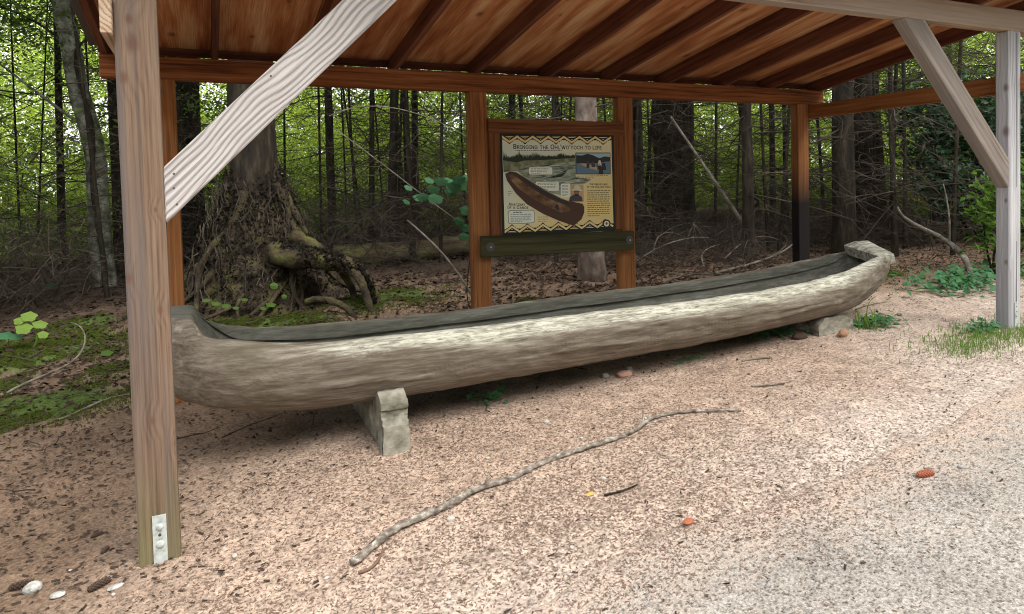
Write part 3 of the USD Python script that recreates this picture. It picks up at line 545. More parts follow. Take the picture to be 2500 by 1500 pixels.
# the painted canoe
A('painted_canoe', pg([(160, 640), (210, 615), (300, 620), (420, 690), (640, 835), (850, 945), (960, 985), (1120, 1020), (1140, 1060), (1138, 1130), (1105, 1210), (1010, 1288), (960, 1275), (820, 1225), (640, 1145), (430, 1020), (290, 880), (180, 720)]), 4.2, 'sign_brown')
A('painted_canoe_inside', pg([(205, 655), (250, 645), (300, 680), (480, 820), (700, 950), (880, 1025), (970, 1075), (950, 1110), (860, 1125), (720, 1070), (520, 960), (330, 830), (230, 720)]), 5.2, 'sign_inner')
A('painted_canoe_shade', pg([(285, 640), (330, 660), (520, 790), (740, 920), (930, 1000), (960, 1040), (880, 1010), (680, 925), (460, 790)]), 6.2, 'sign_dark')
A('painted_canoe_rib', pg([(770, 1060), (790, 1025), (820, 1035), (830, 1090), (800, 1095)]), 6.2, 'sign_dark')
A('painted_canoe_edge', LineString(art([(180, 650), (240, 745), (340, 850), (520, 980), (720, 1090), (860, 1140), (950, 1125), (990, 1070)])).buffer(.003), 6.2, 'sign_brown')
A('painted_canoe_edge', LineString(art([(300, 622), (420, 695), (640, 838), (850, 948), (960, 990)])).buffer(.0022), 6.6, 'sign_tan')
# caption boxes with lines of small print (too small to read in the photograph: word-shaped strokes)
def rbox(c, r=.012): return pg(c).buffer(-r).buffer(r)
def lines(u0, u1, v0, v1, n, slope=0., seed=1, fill=.95, h=5.):
    r = np.random.default_rng(seed); out = []
    for k in range(n):
        v = v0 + (v1-v0)*k/max(1, n-1); u = u0; end = u0 + (u1-u0)*(fill if k < n-1 else .55)*(.9+.1*r.random())
        while u < end:
            w_ = min(14 + 30*r.random(), end-u+4); s_ = slope*(u-u0); out.append(pg([(u, v+s_), (u+w_, v+s_+slope*w_), (u+w_, v+s_+slope*w_+h), (u, v+s_+h)])); u += w_ + 9
    return unary_union(out)
for nm, c, ln in (('a', [(455, 562), (745, 566), (746, 655), (456, 652)], (480, 715, 576, 634, 4)), ('b', [(520, 742), (826, 744), (826, 858), (700, 858), (520, 765)], (560, 805, 758, 836, 5)), ('c', [(850, 768), (968, 770), (968, 940), (850, 940)], (866, 945, 788, 918, 8))):
    A('caption_box', rbox(c), 7.2, 'sign_white'); A('small_print', lines(*ln, seed=ord(nm)), 8.2, 'sign_ink')
bx = [(196, 1100), (516, 1094), (518, 1245), (200, 1256)]
A('caption_outline', rbox([(190, 1094), (522, 1088), (524, 1251), (194, 1262)], .02), 1.2, 'sign_ink'); A('caption_box', rbox(bx, .018), 2.2, 'sign_white'); A('small_print', lines(224, 495, 1140, 1232, 5, seed=9, h=6), 3.2, 'sign_ink'); A('small_print', lines(258, 462, 1112, 1113, 1, seed=3, h=11, fill=1.7), 3.2, 'sign_ink')
# photographs printed on the panel
A('photo_border', rbox([(1040, 388), (1474, 394), (1476, 662), (1042, 658)], .008), 1.2, 'sign_ink')
A('printed_boat_photo', pg([(1050, 398), (1466, 403), (1468, 654), (1050, 650)]), 2.2, 'sign_blue')
A('photo_sky', pg([(1050, 398), (1466, 403), (1466, 470), (1380, 470), (1250, 430), (1050, 440)]), 3.2, 'sign_sky')
A('photo_hill', pg([(1050, 420), (1120, 425), (1190, 405), (1260, 425), (1330, 465), (1400, 440), (1466, 450), (1466, 500), (1300, 520), (1150, 525), (1050, 520)]), 4.2, 'sign_dark')
A('photo_boat', pg([(1082, 525), (1150, 520), (1260, 560), (1390, 590), (1400, 612), (1300, 610), (1180, 575)]), 5.2, 'sign_tan')
for u, v, r_, mt in ((1195, 515, 22, 'sign_shirt'), (1190, 545, 26, 'sign_dark'), (1255, 530, 30, 'sign_shirt'), (1335, 515, 28, 'sign_hat'), (1330, 560, 34, 'sign_dark'), (1385, 560, 38, 'sign_dark'), (1350, 610, 40, 'sign_dark')):
    A('photo_figure', pg([(u-r_*.7, v+r_*1.3), (u-r_*.6, v-.3*r_), (u-.3*r_, v-r_), (u+.3*r_, v-r_), (u+r_*.6, v-.3*r_), (u+r_*.8, v+r_*1.3)]), 6.2+.001*u/10, mt)
A('small_print', lines(1050, 1465, 676, 700, 2, seed=12, h=6, fill=1.0), 1.2, 'sign_ink')
A('portrait_ground', pg([(975, 775), (1135, 785), (1138, 995), (960, 990)]), 1.3, 'sign_tan')
A('portrait_shirt', pg([(945, 990), (965, 935), (1010, 905), (1075, 910), (1110, 940), (1120, 992)]), 7.2, 'sign_shirt')
A('portrait_face', Polygon(art([(1045+32*math.cos(t), 880+42*math.sin(t)) for t in np.linspace(0, 6.28, 20)])), 8.0, 'sign_skin')
A('portrait_hat_shade', pg([(1010, 868), (1085, 868), (1078, 850), (1018, 850)]), 8.6, 'sign_dark')
A('portrait_hat', pg([(975, 845), (1010, 835), (1020, 795), (1050, 785), (1085, 800), (1095, 840), (1125, 855), (1100, 866), (1045, 858), (995, 860)]), 9.2, 'sign_hat')
A('portrait_beard', pg([(1022, 900), (1068, 900), (1060, 924), (1030, 924)]), 8.6, 'sign_dark')
# lettering
def lettering(name, text, u0, u1, v, layer, hcap, small=None, bold=True):
    """small capitals fitted between two columns of the panel: capitals of the text tall, the rest lower"""
    segs = []; xcur = 0.0
    for ch_ in text:
        if ch_ == ' ': xcur += .45*hcap; continue
        big = ch_.isupper(); h = hcap if big else hcap*.78
        m = meshkit.text_mesh(ch_.upper(), h, depth=.0006, bold=bold); w_ = m.bounds[1][0]-m.bounds[0][0]
        lift = hcap*.22 if ch_ == "'" else 0
        m.apply_translation((xcur-m.bounds[0][0], lift, 0)); segs.append(m); xcur += w_ + hcap*.13
    m = trimesh.util.concatenate(segs); (xa, za), (xb, zb) = art([(u0, v)])[0], art([(u1, v+ (u1-u0)*.022)])[0]
    s = (xb-xa)/xcur; t = m.vertices[:, 0]/xcur
    v3 = np.c_[xa + m.vertices[:, 0]*s, YP - layer*.0009 - m.vertices[:, 2], za*(1-t) + zb*t + m.vertices[:, 1]*max(s, .8)]
    part(panel, name, (v3, m.faces), 'sign_ink')
lettering('sign_title', "Bringing the Ohl'wo'yoch to life", 268, 1372, 330, 1.2, .0335)
A('small_print', lines(290, 1355, 345, 346, 1, slope=.018, seed=31, h=8, fill=1.85), 1.2, 'sign_ink')
lettering('sign_heading', 'Anatomy', 200, 412, 1034, 1.2, .021); lettering('sign_heading', 'of a Canoe', 186, 452, 1072, 1.2, .021)
lettering('sign_heading', 'The importance', 1212, 1438, 790, 1.2, .0135); lettering('sign_heading', "of the Ohl'wo'yoch", 1178, 1472, 824, 1.2, .0135)
A('small_print', lines(1182, 1466, 858, 1166, 13, seed=14, h=8, fill=1.0), 1.2, 'sign_ink')
A('small_print', lines(195, 250, 855, 900, 3, seed=15, h=5), 1.2, 'sign_ink'); A('small_print', lines(565, 760, 1176, 1228, 3, seed=16, h=5, fill=.7), 1.2, 'sign_ink')
A('emblem_ring', Polygon(art([(1412+50*math.cos(t), 1268+52*math.sin(t)) for t in np.linspace(0, 6.28, 28)])), 4.2, 'sign_black')
A('emblem_disc', Polygon(art([(1412+33*math.cos(t), 1268+35*math.sin(t)) for t in np.linspace(0, 6.28, 24)])), 5.2, 'sign_hat')
A('emblem_mark', pg([(1395, 1268), (1404, 1256), (1412, 1250), (1424, 1258), (1430, 1270), (1416, 1266), (1418, 1284), (1406, 1282), (1405, 1268)]), 6.2, 'sign_shirt')
# ------------------------------------------------------------------ the forest
noisy('dark_bark', [(.28, (.010, .008, .006)), (.5, (.024, .018, .012)), (.72, (.062, .05, .033))], scale=5, detail=6, stretch=(3.2, 3.2, .8), bump=1.0, dist=.03)
noisy('pale_bark', [(.32, (.035, .035, .022)), (.46, (.10, .10, .07)), (.58, (.20, .20, .155)), (.75, (.36, .36, .31))], scale=4, detail=6, stretch=(1.6, 1.6, 2.0), bump=.7, dist=.02)
noisy('pink_bark', [(.30, (.05, .038, .03)), (.5, (.135, .10, .08)), (.7, (.25, .20, .165))], scale=5, detail=6, stretch=(2, 2, 1.4), bump=.8, dist=.02)
noisy('mossy_root', [(.30, (.012, .009, .007)), (.44, (.036, .027, .018)), (.54, (.065, .05, .026)), (.64, (.08, .082, .022)), (.80, (.12, .135, .03))], scale=4.5, detail=8, stretch=(1, 1, 1), bump=1.0, dist=.06, rgh=.68)
noisy('dead_twig', [(.3, (.04, .031, .023)), (.5, (.09, .07, .053)), (.7, (.19, .158, .125))], scale=3, detail=3, bump=.2, island=.35)
noisy('grey_stick', [(.3, (.07, .058, .045)), (.5, (.17, .145, .115)), (.7, (.30, .265, .22))], scale=9, detail=5, stretch=(1, 1, 1), bump=.5)
noisy('mossy_log', [(.3, (.04, .03, .02)), (.5, (.10, .078, .045)), (.6, (.13, .125, .045)), (.75, (.16, .17, .05))], scale=5, detail=6, stretch=(.6, 2, 2), bump=.9, dist=.03)
island('needle_spray', [(0, (.035, .06, .016)), (.5, (.06, .095, .022)), (1, (.10, .14, .035))], trans=.4, tcol=1.7, by='both')
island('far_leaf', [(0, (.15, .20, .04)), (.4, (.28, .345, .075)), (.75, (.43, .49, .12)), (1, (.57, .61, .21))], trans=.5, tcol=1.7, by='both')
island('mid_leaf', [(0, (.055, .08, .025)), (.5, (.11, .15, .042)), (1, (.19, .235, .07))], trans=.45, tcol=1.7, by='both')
island('bush_leaf', [(0, (.022, .06, .026)), (.5, (.045, .11, .045)), (1, (.09, .18, .065))], trans=.25, tcol=1.3, rough=.5, spec=.4)
island('bright_leaf', [(0, (.08, .15, .025)), (.5, (.13, .22, .04)), (1, (.21, .30, .065))], trans=.45, tcol=1.6, rough=.6)
island('teal_leaf', [(0, (.06, .17, .075)), (.5, (.09, .23, .10)), (1, (.15, .30, .13))], trans=.4, tcol=1.3, rough=.55)
island('lime_leaf', [(0, (.20, .30, .055)), (1, (.30, .40, .10))], trans=.45, tcol=1.5, rough=.55)

def leaf_tris(C, N, size, r, aspect=.5):
    """one kite-shaped leaf (two triangles) at each centre"""
    n = len(C); d = r.standard_normal((n, 3)); d -= N*(d*N).sum(1, keepdims=True); d /= np.linalg.norm(d, axis=1, keepdims=True)
    e = np.cross(N, d); s = size*(.6+.8*r.random((n, 1)))
    fold = N*s*.12
    v = np.stack([C-d*s*.5, C+e*s*aspect*.5+fold, C+d*s*.5, C-e*s*aspect*.5+fold], 1).reshape(-1, 3)
    k = np.arange(n)[:, None]*4
    return v, np.vstack([k+[[0, 1, 2]], k+[[0, 2, 3]]])
def unit(r, n): d = r.standard_normal((n, 3)); return d/np.linalg.norm(d, axis=1, keepdims=True)

def dead_branches(r, z0, z1, n, len0, len1, rad, thick=.010, sub=6, curl=.25):
    """bare twiggy branches round a stem whose radius at height z is rad(z)"""
    mb = MB()
    for k in range(n):
        z = z0 + (z1-z0)*r.random(); a = r.random()*2*np.pi; ln = len0 + (len1-len0)*r.random(); up = r.normal(-.05, .28)
        dirv = np.array([math.cos(a), math.sin(a), up]); side = np.array([-math.sin(a), math.cos(a), 0])
        t = np.linspace(0, 1, 6)[:, None]; bend = r.normal(0, curl)
        P = np.array([rad(z)*.6*math.cos(a), rad(z)*.6*math.sin(a), z]) + dirv*ln*t + side*bend*ln*t**2 + np.array([0, 0, -1])*ln*r.normal(.12, .14)*t**2 + r.normal(0, .012*ln, (6, 3))*t
        w = thick*(.6+.7*r.random())
        mb.tube(P, np.linspace(w, w*.3, 6), 4, cap=False)
        for q in range(sub):
            i = r.integers(1, 6); b = P[i]; sd = (1 if q % 2 else -1)
            d2 = dirv*.6 + side*sd*(.5+.5*r.random()) + np.array([0, 0, r.normal(-.05, .3)]); l2 = ln*(.18+.3*r.random())
            P2 = b + d2*l2*np.linspace(0, 1, 4)[:, None] + r.normal(0, .03*l2, (4, 3))*np.linspace(0, 1, 4)[:, None]
            mb.tube(P2, np.linspace(w*.42, w*.2, 4), 3, cap=False)
    return mb
def spray_crown(r, z0, z1, n, len0, len1, leafs=46, size=.075):
    """drooping fans of needles"""
    V, F, nn = [], [], 0
    mb = MB()
    for k in range(n):
        t = r.random(); z = z0 + (z1-z0)*t; a = r.random()*2*np.pi; ln = (len0*(1-t)+len1*t)*(.6+.6*r.random())
        dirv = np.array([math.cos(a), math.sin(a), .1]); side = np.array([-math.sin(a), math.cos(a), 0])
        u = np.sqrt(r.random(leafs)); s = r.uniform(-1, 1, leafs)
        C = np.array([0, 0, z]) + dirv*ln*u[:, None] + side*(s*.42*ln*(1.05-.55*u)*u)[:, None] + np.array([0, 0, -1])*(ln*.38*u**2)[:, None] + r.normal(0, .03, (leafs, 3))
        N = np.tile([0, 0, 1.], (leafs, 1)) + r.normal(0, .35, (leafs, 3)); N /= np.linalg.norm(N, axis=1, keepdims=True)
        mb.add(*leaf_tris(C, N, size, r, .42))
    return mb
def trunk_mesh(r, h, r0, r1, n=12, bend=.12, flare=.35, seg=22, wob=.04):
    t = np.linspace(0, 1, seg); zz = -.25 + (h+.25)*t
    P = np.c_[bend*np.sin(t*3.1+r.random()*6)*(t), bend*np.cos(t*2.3+r.random()*6)*t, zz]
    P[:, :2] -= P[0, :2]
    R = (r0*(1-t)+r1*t)*(1+flare*np.exp(-np.maximum(zz, 0)/.22))
    return MB().tube(P, R, n, wob=wob, rg=r)

# --- prototypes, each kind once; the copies reference them
PROTO = UsdGeom.Scope.Define(stage, '/World/Looks/forms')   # holds class prims only
def make_proto(name, build):
    p = stage.CreateClassPrim('/World/Looks/forms/' + name); build(str(p.GetPath())); return p.GetPath()
def conifer_form(seed, h, r0, bare, crown, bark='dark_bark', nb=38, nc=60, bl=(.4, 1.3), cl=(1.9, .5), cz0=None, thick=.010, sub=6, leafs=46):
    def build(pth):
        r = np.random.default_rng(seed)
        part(pth, 'trunk', trunk_mesh(r, h, r0, r0*.3).mesh(), bark, smooth=True)
        if nb: part(pth, 'dead_branches', dead_branches(r, .35, bare, nb, *bl, rad=lambda z: r0*(1-.7*z/h), thick=thick, sub=sub).mesh(), 'dead_twig', kind='stuff')
        if nc: part(pth, 'crown', spray_crown(r, cz0 or bare*.8, h+.4, nc, *cl, leafs=leafs).mesh(), 'needle_spray')
    return build
FORMS = [make_proto(f'thin_conifer_{k}', conifer_form(40+k, *a)) for k, a in enumerate([(8.5, .045, 4.6, 1), (9.5, .062, 5.0, 1), (7.5, .034, 4.2, 1), (10, .072, 5.2, 1)])]
SLENDER = make_proto('slender_stem', conifer_form(51, 7.0, .022, 4.5, 1, nb=34, nc=30, bl=(.3, 1.0), thick=.005, sub=7))
def place_tree(form, name, label, x, y, s=1.0, rot=None, group=None, cat='tree', lean=(0, 0)):
    t = UsdGeom.Xform.Define(stage, numbered('/World/' + name)); zt_ = gz(x, y)
    t.AddTranslateOp().Set(Gf.Vec3d(x, y, zt_)); t.AddRotateXYZOp().Set(Gf.Vec3f(lean[0], lean[1], float(rng.uniform(0, 360) if rot is None else rot))); t.AddScaleOp().Set(Gf.Vec3f(s, s, s*float(rng.uniform(.92, 1.1))))
    tag(t, label, cat, group); p = t.GetPrim(); p.GetReferences().AddInternalReference(form); p.SetInstanceable(True)
    return t

# trees one can pick out
tr = thing('lichen_tree', 'leaning grey lichen-spotted tree at the far left, left of the near post', 'tree', (0, 0, 0))
pts = spline([(-1.05, 7.3, -.1), (-1.09, 7.3, .5), (-1.10, 7.3, 1.4), (-1.14, 7.3, 2.2), (-1.23, 7.3, 2.62), (-1.31, 7.3, 3.23), (-1.39, 7.3, 3.9), (-1.5, 7.3, 5.2), (-1.45, 7.35, 8)], 40)
part(tr, 'trunk', MB().tube(pts, np.linspace(.13, .10, 40)*(1+.5*np.exp(-np.arange(40)/2.)), 14, wob=.035).mesh(), 'pale_bark', smooth=True)
part(tr, 'branch', MB().tube(spline([(-1.14, 7.3, 2.25), (-1.5, 7.1, 2.55), (-2.1, 6.9, 3.1), (-2.4, 6.8, 3.35)], 10), np.linspace(.022, .009, 10), 6).mesh(), 'pale_bark', smooth=True)
part(tr, 'branch', MB().tube(spline([(-1.32, 7.3, 3.3), (-1.7, 7.2, 3.6), (-2.6, 7.0, 3.75)], 10), np.linspace(.02, .007, 10), 5).mesh(), 'dark_bark', smooth=True)
r = np.random.default_rng(77)
cm = spray_crown(r, 3.4, 8, 90, 1.6, .8); cv, cf = cm.mesh(); part(tr, 'crown', (cv+[-1.4, 7.3, .2], cf), 'needle_spray')
vn = thing('climbing_sapling', 'thin dark crooked stem climbing beside the lichen-spotted tree', 'sapling', (0, 0, 0))
part(vn, 'stem', MB().tube(spline([(-1.06, 7.12, .2), (-1.1, 7.12, 1.1), (-1.13, 7.12, 1.72), (-1.1, 7.12, 2.19), (-1.14, 7.12, 2.5), (-1.23, 7.12, 2.9), (-1.24, 7.12, 3.25)], 30), np.linspace(.034, .018, 30), 8, wob=.12).mesh(), 'dark_bark', smooth=True)
part(vn, 'fork', MB().tube(spline([(-1.24, 7.12, 3.22), (-1.14, 7.1, 3.36), (-.95, 7.05, 3.40), (-.5, 7, 3.3)], 10), np.linspace(.018, .007, 10), 6).mesh(), 'dark_bark', smooth=True)
place_tree(make_proto('left_dark_conifer', conifer_form(61, 9, .095, 5.0, 1, nb=70, nc=110)), 'dark_conifer', 'dark conifer trunk right behind the near post, between it and the lichen-spotted tree', -.93, 8.0)
place_tree(make_proto('brown_conifer', conifer_form(62, 10, .19, 5.5, 1, nb=120, nc=90, bl=(.4, 1.0), thick=.008)), 'twiggy_conifer', 'broad brown twiggy conifer trunk just right of the back left post, above the mossy stump', -.03, 8.9)

# the tree grown over an old stump: trunk, mound of roots, arched root
st = thing('stump_tree', 'tree grown over a huge mossy stump with an arched root, behind the canoe stern', 'tree', (.62, 4.75, 0))
r = np.random.default_rng(91); g0 = gz(.62, 4.75)
part(st, 'trunk', MB().tube(np.c_[.02*np.sin(np.linspace(0, 3, 26)), np.zeros(26), np.linspace(1.1, 8.5, 26)], np.linspace(.25, .12, 26), 16, wob=.03, rg=r).mesh(), 'dark_bark', smooth=True)
nz, na = 70, 120; tz = np.linspace(0, 1, nz)[:, None]; ta = np.linspace(0, 2*np.pi, na, endpoint=False)[None]
zz = g0 - .25 + (1.75-g0+.25)*tz + 0*ta
prof = .23 + .62*(1-tz)**1.25 + .35*np.exp(-tz/.10)
ridge = .16*(1-tz)**.8*np.abs(np.sin(ta*3.5 + 1.3*np.sin(ta*2) + tz*1.5))
S = np.stack([np.cos(ta)+0*tz, np.sin(ta)+0*tz, zz*1.1], -1)
Rr = prof*(1 + ridge*1.2 + .42*(meshkit.fbm(S*2.1, 4, 4)-.5)*(1-.5*tz) + .45*(meshkit.fbm(S*6, 4, 5)-.5)*(1-.4*tz))
V = np.stack([Rr*np.cos(ta)*1.0 + .02, Rr*np.sin(ta)*.72, zz], -1).reshape(-1, 3)
i = np.arange(nz-1)[:, None]*na; j = np.arange(na)[None]; j2 = (j+1) % na; Q = np.stack([i+j, i+j2, i+na+j2, i+na+j], -1).reshape(-1, 4)
part(st, 'root_mound', (V, Q), 'mossy_root', smooth=True)
for k in range(13):   # roots crawling down the mound
    a = -math.pi*.98 + k*math.pi*.96/12 + r.normal(0, .08); t = np.linspace(0, 1, 14)
    z_ = (1.55-.5*r.random())*(1-t) + (g0-.03)*t; ra = (.25 + .66*(t)**1.3 + .22*np.maximum(0, t-.8)*2.5)*(1.0+.06*r.random())
    aa = a + .30*np.sin(t*5+r.random()*6)
    P = np.c_[ra*np.cos(aa)+.02, ra*np.sin(aa)*.76, z_ + .05*np.sin(t*9+k)]
    part(st, 'root', MB().tube(P, np.linspace(.03+.04*r.random(), .014, 14), 9, wob=.2, rg=r).mesh(), 'mossy_root', smooth=True)
def stroot(name, pts, r0, r1, n=26): part(st, name, MB().tube(spline(np.array(pts)-[.62, 4.75, 0], n), np.linspace(r0, r1, n), 10, wob=.10, rg=r).mesh(), 'mossy_root', smooth=True)
stroot('arched_root', [(.75, 4.3, .80), (1.0, 4.05, .74), (1.25, 3.95, .70), (1.5, 3.92, .58), (1.62, 3.88, .40), (1.66, 3.82, .12)], .125, .05)
stroot('arched_root', [(1.35, 3.95, .64), (1.52, 3.75, .45), (1.56, 3.62, .25), (1.6, 3.55, .15)], .05, .03)
stroot('arched_root', [(.95, 4.3, .95), (1.2, 4.15, .78), (1.4, 4.1, .55), (1.5, 4.05, .2)], .07, .03)
stroot('arched_root', [(1.0, 3.9, .32), (1.2, 3.72, .34), (1.35, 3.6, .25), (1.4, 3.5, .12)], .035, .03)
sel = r.integers(0, len(V), 20000); sel = sel[(V[sel, 1] < .25) & (V[sel, 2] < 1.45 + .25*r.random(len(sel)))]; Cm = V[sel]*1.0 + r.normal(0, .02, (len(sel), 3))
Nm = unit(r, len(Cm)) + [0, -.4, .2]; Nm /= np.linalg.norm(Nm, axis=1, keepdims=True)
island('mound_tuft', [(0, (.016, .012, .008)), (.25, (.045, .036, .016)), (.45, (.085, .085, .018)), (.75, (.15, .155, .028)), (1, (.24, .22, .055))], trans=.1)
na_ = 2600; tq = r.random((na_, 1)); ar_ = np.array([(.75, 4.3, .80), (1.0, 4.05, .74), (1.25, 3.95, .70), (1.5, 3.92, .58), (1.62, 3.88, .40), (1.66, 3.82, .12)]) - [.62, 4.75, 0]
Ca = np.stack([np.interp(tq[:, 0], np.linspace(0, 1, 6), ar_[:, k]) for k in range(3)], -1); ra_ = .135*(1-tq) + .06*tq; th_ = r.uniform(-.6, 3.7, (na_, 1)); Ca = Ca + np.c_[r.normal(0, .02, (na_, 1)), -np.cos(th_)*ra_, np.sin(th_)*ra_]
Cm = np.vstack([Cm, Ca]); Nm = np.vstack([Nm, unit(r, na_)])
tag(part(st, 'moss_tufts', MB().add(*leaf_tris(Cm, Nm, .045, r, .4)).mesh(), 'mound_tuft'), kind='stuff')
mb = MB()
for k in range(120):   # hanging rootlets and moss strings
    a = -math.pi*r.random(); h = .35+1.1*r.random(); ra = (.25+.62*((1.75-h)/1.6)**1.25)*1.08; l_ = .12+.3*r.random(); t = np.linspace(0, 1, 5)[:, None]
    p = np.array([ra*math.cos(a), ra*math.sin(a)*.8-.02, h+g0*.5]); mb.tube(p + np.array([r.normal(0, .06), r.normal(-.03, .05), -1])*l_*t + r.normal(0, .02, (5, 3)), np.linspace(.007, .003, 5), 4, cap=False)
tag(part(st, 'rootlets', mb.mesh(), 'dead_twig'), kind='stuff')

place_tree(make_proto('pink_trunk', conifer_form(63, 10, .135, 5.5, 1, bark='pink_bark', nb=30, nc=100, bl=(.4, 1.0))), 'pink_barked_tree', 'tree with pale pinkish bark seen above and below the sign', 3.95, 3.45)
place_tree(make_proto('slim_trunk', conifer_form(64, 10, .068, 5.0, 1, nb=60, nc=100, bl=(.3, 1.1))), 'slim_conifer', 'slim straight conifer with a mossy foot just right of the sign', 5.57, 4.8)
place_tree(make_proto('thick_trunk', conifer_form(65, 13, .335, 5.5, 1, nb=95, nc=50, bl=(.5, 1.3), thick=.008, cl=(2.6, .8))), 'thick_conifer', 'thickest dark trunk, netted with pale dead twigs, right of the sign', 7.3, 6.3)
place_tree(FORMS[1], 'thin_conifer', 'thin straight trunk standing between the thickest trunk and the right back corner post', 6.15, 3.4, 1.15, group=None)
place_tree(make_proto('double_trunk_a', conifer_form(66, 11, .125, 5.0, 1, nb=45, nc=70, bl=(.4, 1.1))), 'brown_conifer', 'left slimmer stem of the brown trunk pair right of the back corner post', 7.0, 2.75)
place_tree(make_proto('double_trunk_b', conifer_form(67, 11, .15, 5.0, 1, nb=45, nc=70, bl=(.4, 1.1))), 'brown_conifer', 'right thicker stem of the brown trunk pair right of the back corner post', 8.6, 3.7)
place_tree(FORMS[2], 'thin_conifer', 'thin dark stem rising behind the tip of the canoe bow', 7.35, 2.35, 1.0)
r = np.random.default_rng(2024)
spots = [(2.35, 7.0, 1.0), (2.55, 6.6, 1.15), (2.72, 6.1, 1.2), (2.0, 8.2, 1.0), (3.1, 7.7, 1.0), (3.5, 8.6, 1.1), (6.9, 6.6, .9), (8.4, 7.2, 1.1), (9.2, 6.3, 1.0), (8.4, 5.2, .8), (8.9, 5.4, 1.1), (9.8, 4.3, 1.0), (10.4, 3.9, .9), (11.9, 2.9, 1.0), (-2.4, 7.9, 1.0), (-3.1, 8.9, 1.2), (-2.9, 7.0, .9), (-1.9, 9.6, 1.0), (1.2, 9.3, 1.0), (4.9, 7.6, 1.0), (5.6, 8.4, 1.1)]
for k in range(18):
    for _ in range(60):
        x, y = r.uniform(-6, 22), r.uniform(7.5, 11.5)
        if x > 9: y = r.uniform(6.0, 10)
        if min((x-a)**2+(y-b)**2 for a, b, _s in spots) > .55: break
    spots.append((x, y, r.uniform(.85, 1.35)))
NSP = len(spots)
for k in range(64):
    a = r.uniform(30, 62) if k < 26 else r.uniform(-30, 40); d = r.uniform(8.5, 12.5); spots.append((CAM[0]+d*math.sin(math.radians(a)), CAM[1]+d*math.cos(math.radians(a)), r.uniform(.8, 1.2)))
for k, (x, y, s) in enumerate(spots):
    own = {0: 'leftmost of three thin dark trunks in the gap between the stump and the sign', 1: 'middle one of three thin dark trunks between the stump and the sign', 2: 'rightmost, nearest of three thin dark trunks between the stump and the sign'}.get(k)
    place_tree(SLENDER if k >= NSP else FORMS[k % 4], 'forest_conifer', own or 'thin dark conifer with bare twiggy lower branches in the crowded forest behind the shelter', x, y, s, group=None if own else 'thin conifers crowding the forest', lean=(float(r.normal(0, 2.2)), float(r.normal(0, 2.2))))

# --- foliage and twig masses nobody could count
def instancer(name, protos, pos, idx, scl, yaw, kind='stuff', tilt=None):
    pi = UsdGeom.PointInstancer.Define(stage, '/World/' + name); pi.CreatePrototypesRel().SetTargets(protos)
    n = len(pos); pi.CreateProtoIndicesAttr(Vt.IntArray.FromNumpy(np.asarray(idx, np.int32))); pi.CreatePositionsAttr(Vt.Vec3fArray.FromNumpy(np.asarray(pos, np.float32)))
    pi.CreateScalesAttr(Vt.Vec3fArray.FromNumpy(np.asarray(scl, np.float32).reshape(-1, 1)*np.ones((1, 3), np.float32)))
    tl_ = np.zeros(n) if tilt is None else np.asarray(tilt)
    q = [Gf.Quath(*map(float, (math.cos(a/2)*math.cos(b/2), math.sin(b/2)*math.cos(a/2), math.sin(b/2)*math.sin(a/2), math.sin(a/2)*math.cos(b/2)))) for a, b in zip(yaw, tl_)]
    pi.CreateOrientationsAttr(Vt.QuathArray(q)); tag(pi, kind=kind); return pi
def proto_mesh(inst, name, mesh, mat):
    UsdGeom.Scope.Define(stage, '/World/' + inst); pth = f'/World/{inst}/{name}'
    usdkit.mesh(stage, pth, mesh, MAT[mat]); return Sdf.Path(pth)
def define_inst(name): UsdGeom.PointInstancer.Define(stage, '/World/' + name)
def clump(seed, n, size, rad=(.6, .6, .45), aspect=.6, up=.4):
    r = np.random.default_rng(seed); sub = unit(r, 9)*r.random((9, 1))**.5*.75
    C = (sub[r.integers(0, 9, n)] + r.normal(0, .28, (n, 3)))*np.array(rad); N = unit(r, n) + [0, 0, up]; N /= np.linalg.norm(N, axis=1, keepdims=True)
    return MB().add(*leaf_tris(C, N, size, r, aspect)).mesh()
def twig_clump(seed, n, ln=.7, th=.005):
    r = np.random.default_rng(seed); mb = MB()
    for k in range(n):
        p = r.normal(0, .32, 3)*[1, 1, .8]; d = unit(r, 1)[0]*[1, 1, .75]; l_ = ln*(.3+.8*r.random()); t = np.linspace(0, 1, 5)[:, None]
        P = p + d*l_*t + unit(r, 1)[0]*l_*.22*t**2 + r.normal(0, .012, (5, 3)); mb.tube(P, np.linspace(th*(.6+r.random()), th*.35, 5), 3, cap=False)
        for q in range(2):
            b = P[r.integers(1, 5)]; d2 = d + unit(r, 1)[0]*.8; mb.tube(b + d2*l_*.3*np.linspace(0, 1, 3)[:, None], np.linspace(th*.5, th*.2, 3), 3, cap=False)
    return mb.mesh()
def arc(r, n, a0, a1, d0, d1):
    a = np.radians(r.uniform(a0, a1, n)); d = np.sqrt(r.uniform(d0**2, d1**2, n)); return CAM[0] + d*np.sin(a), CAM[1] + d*np.cos(a)
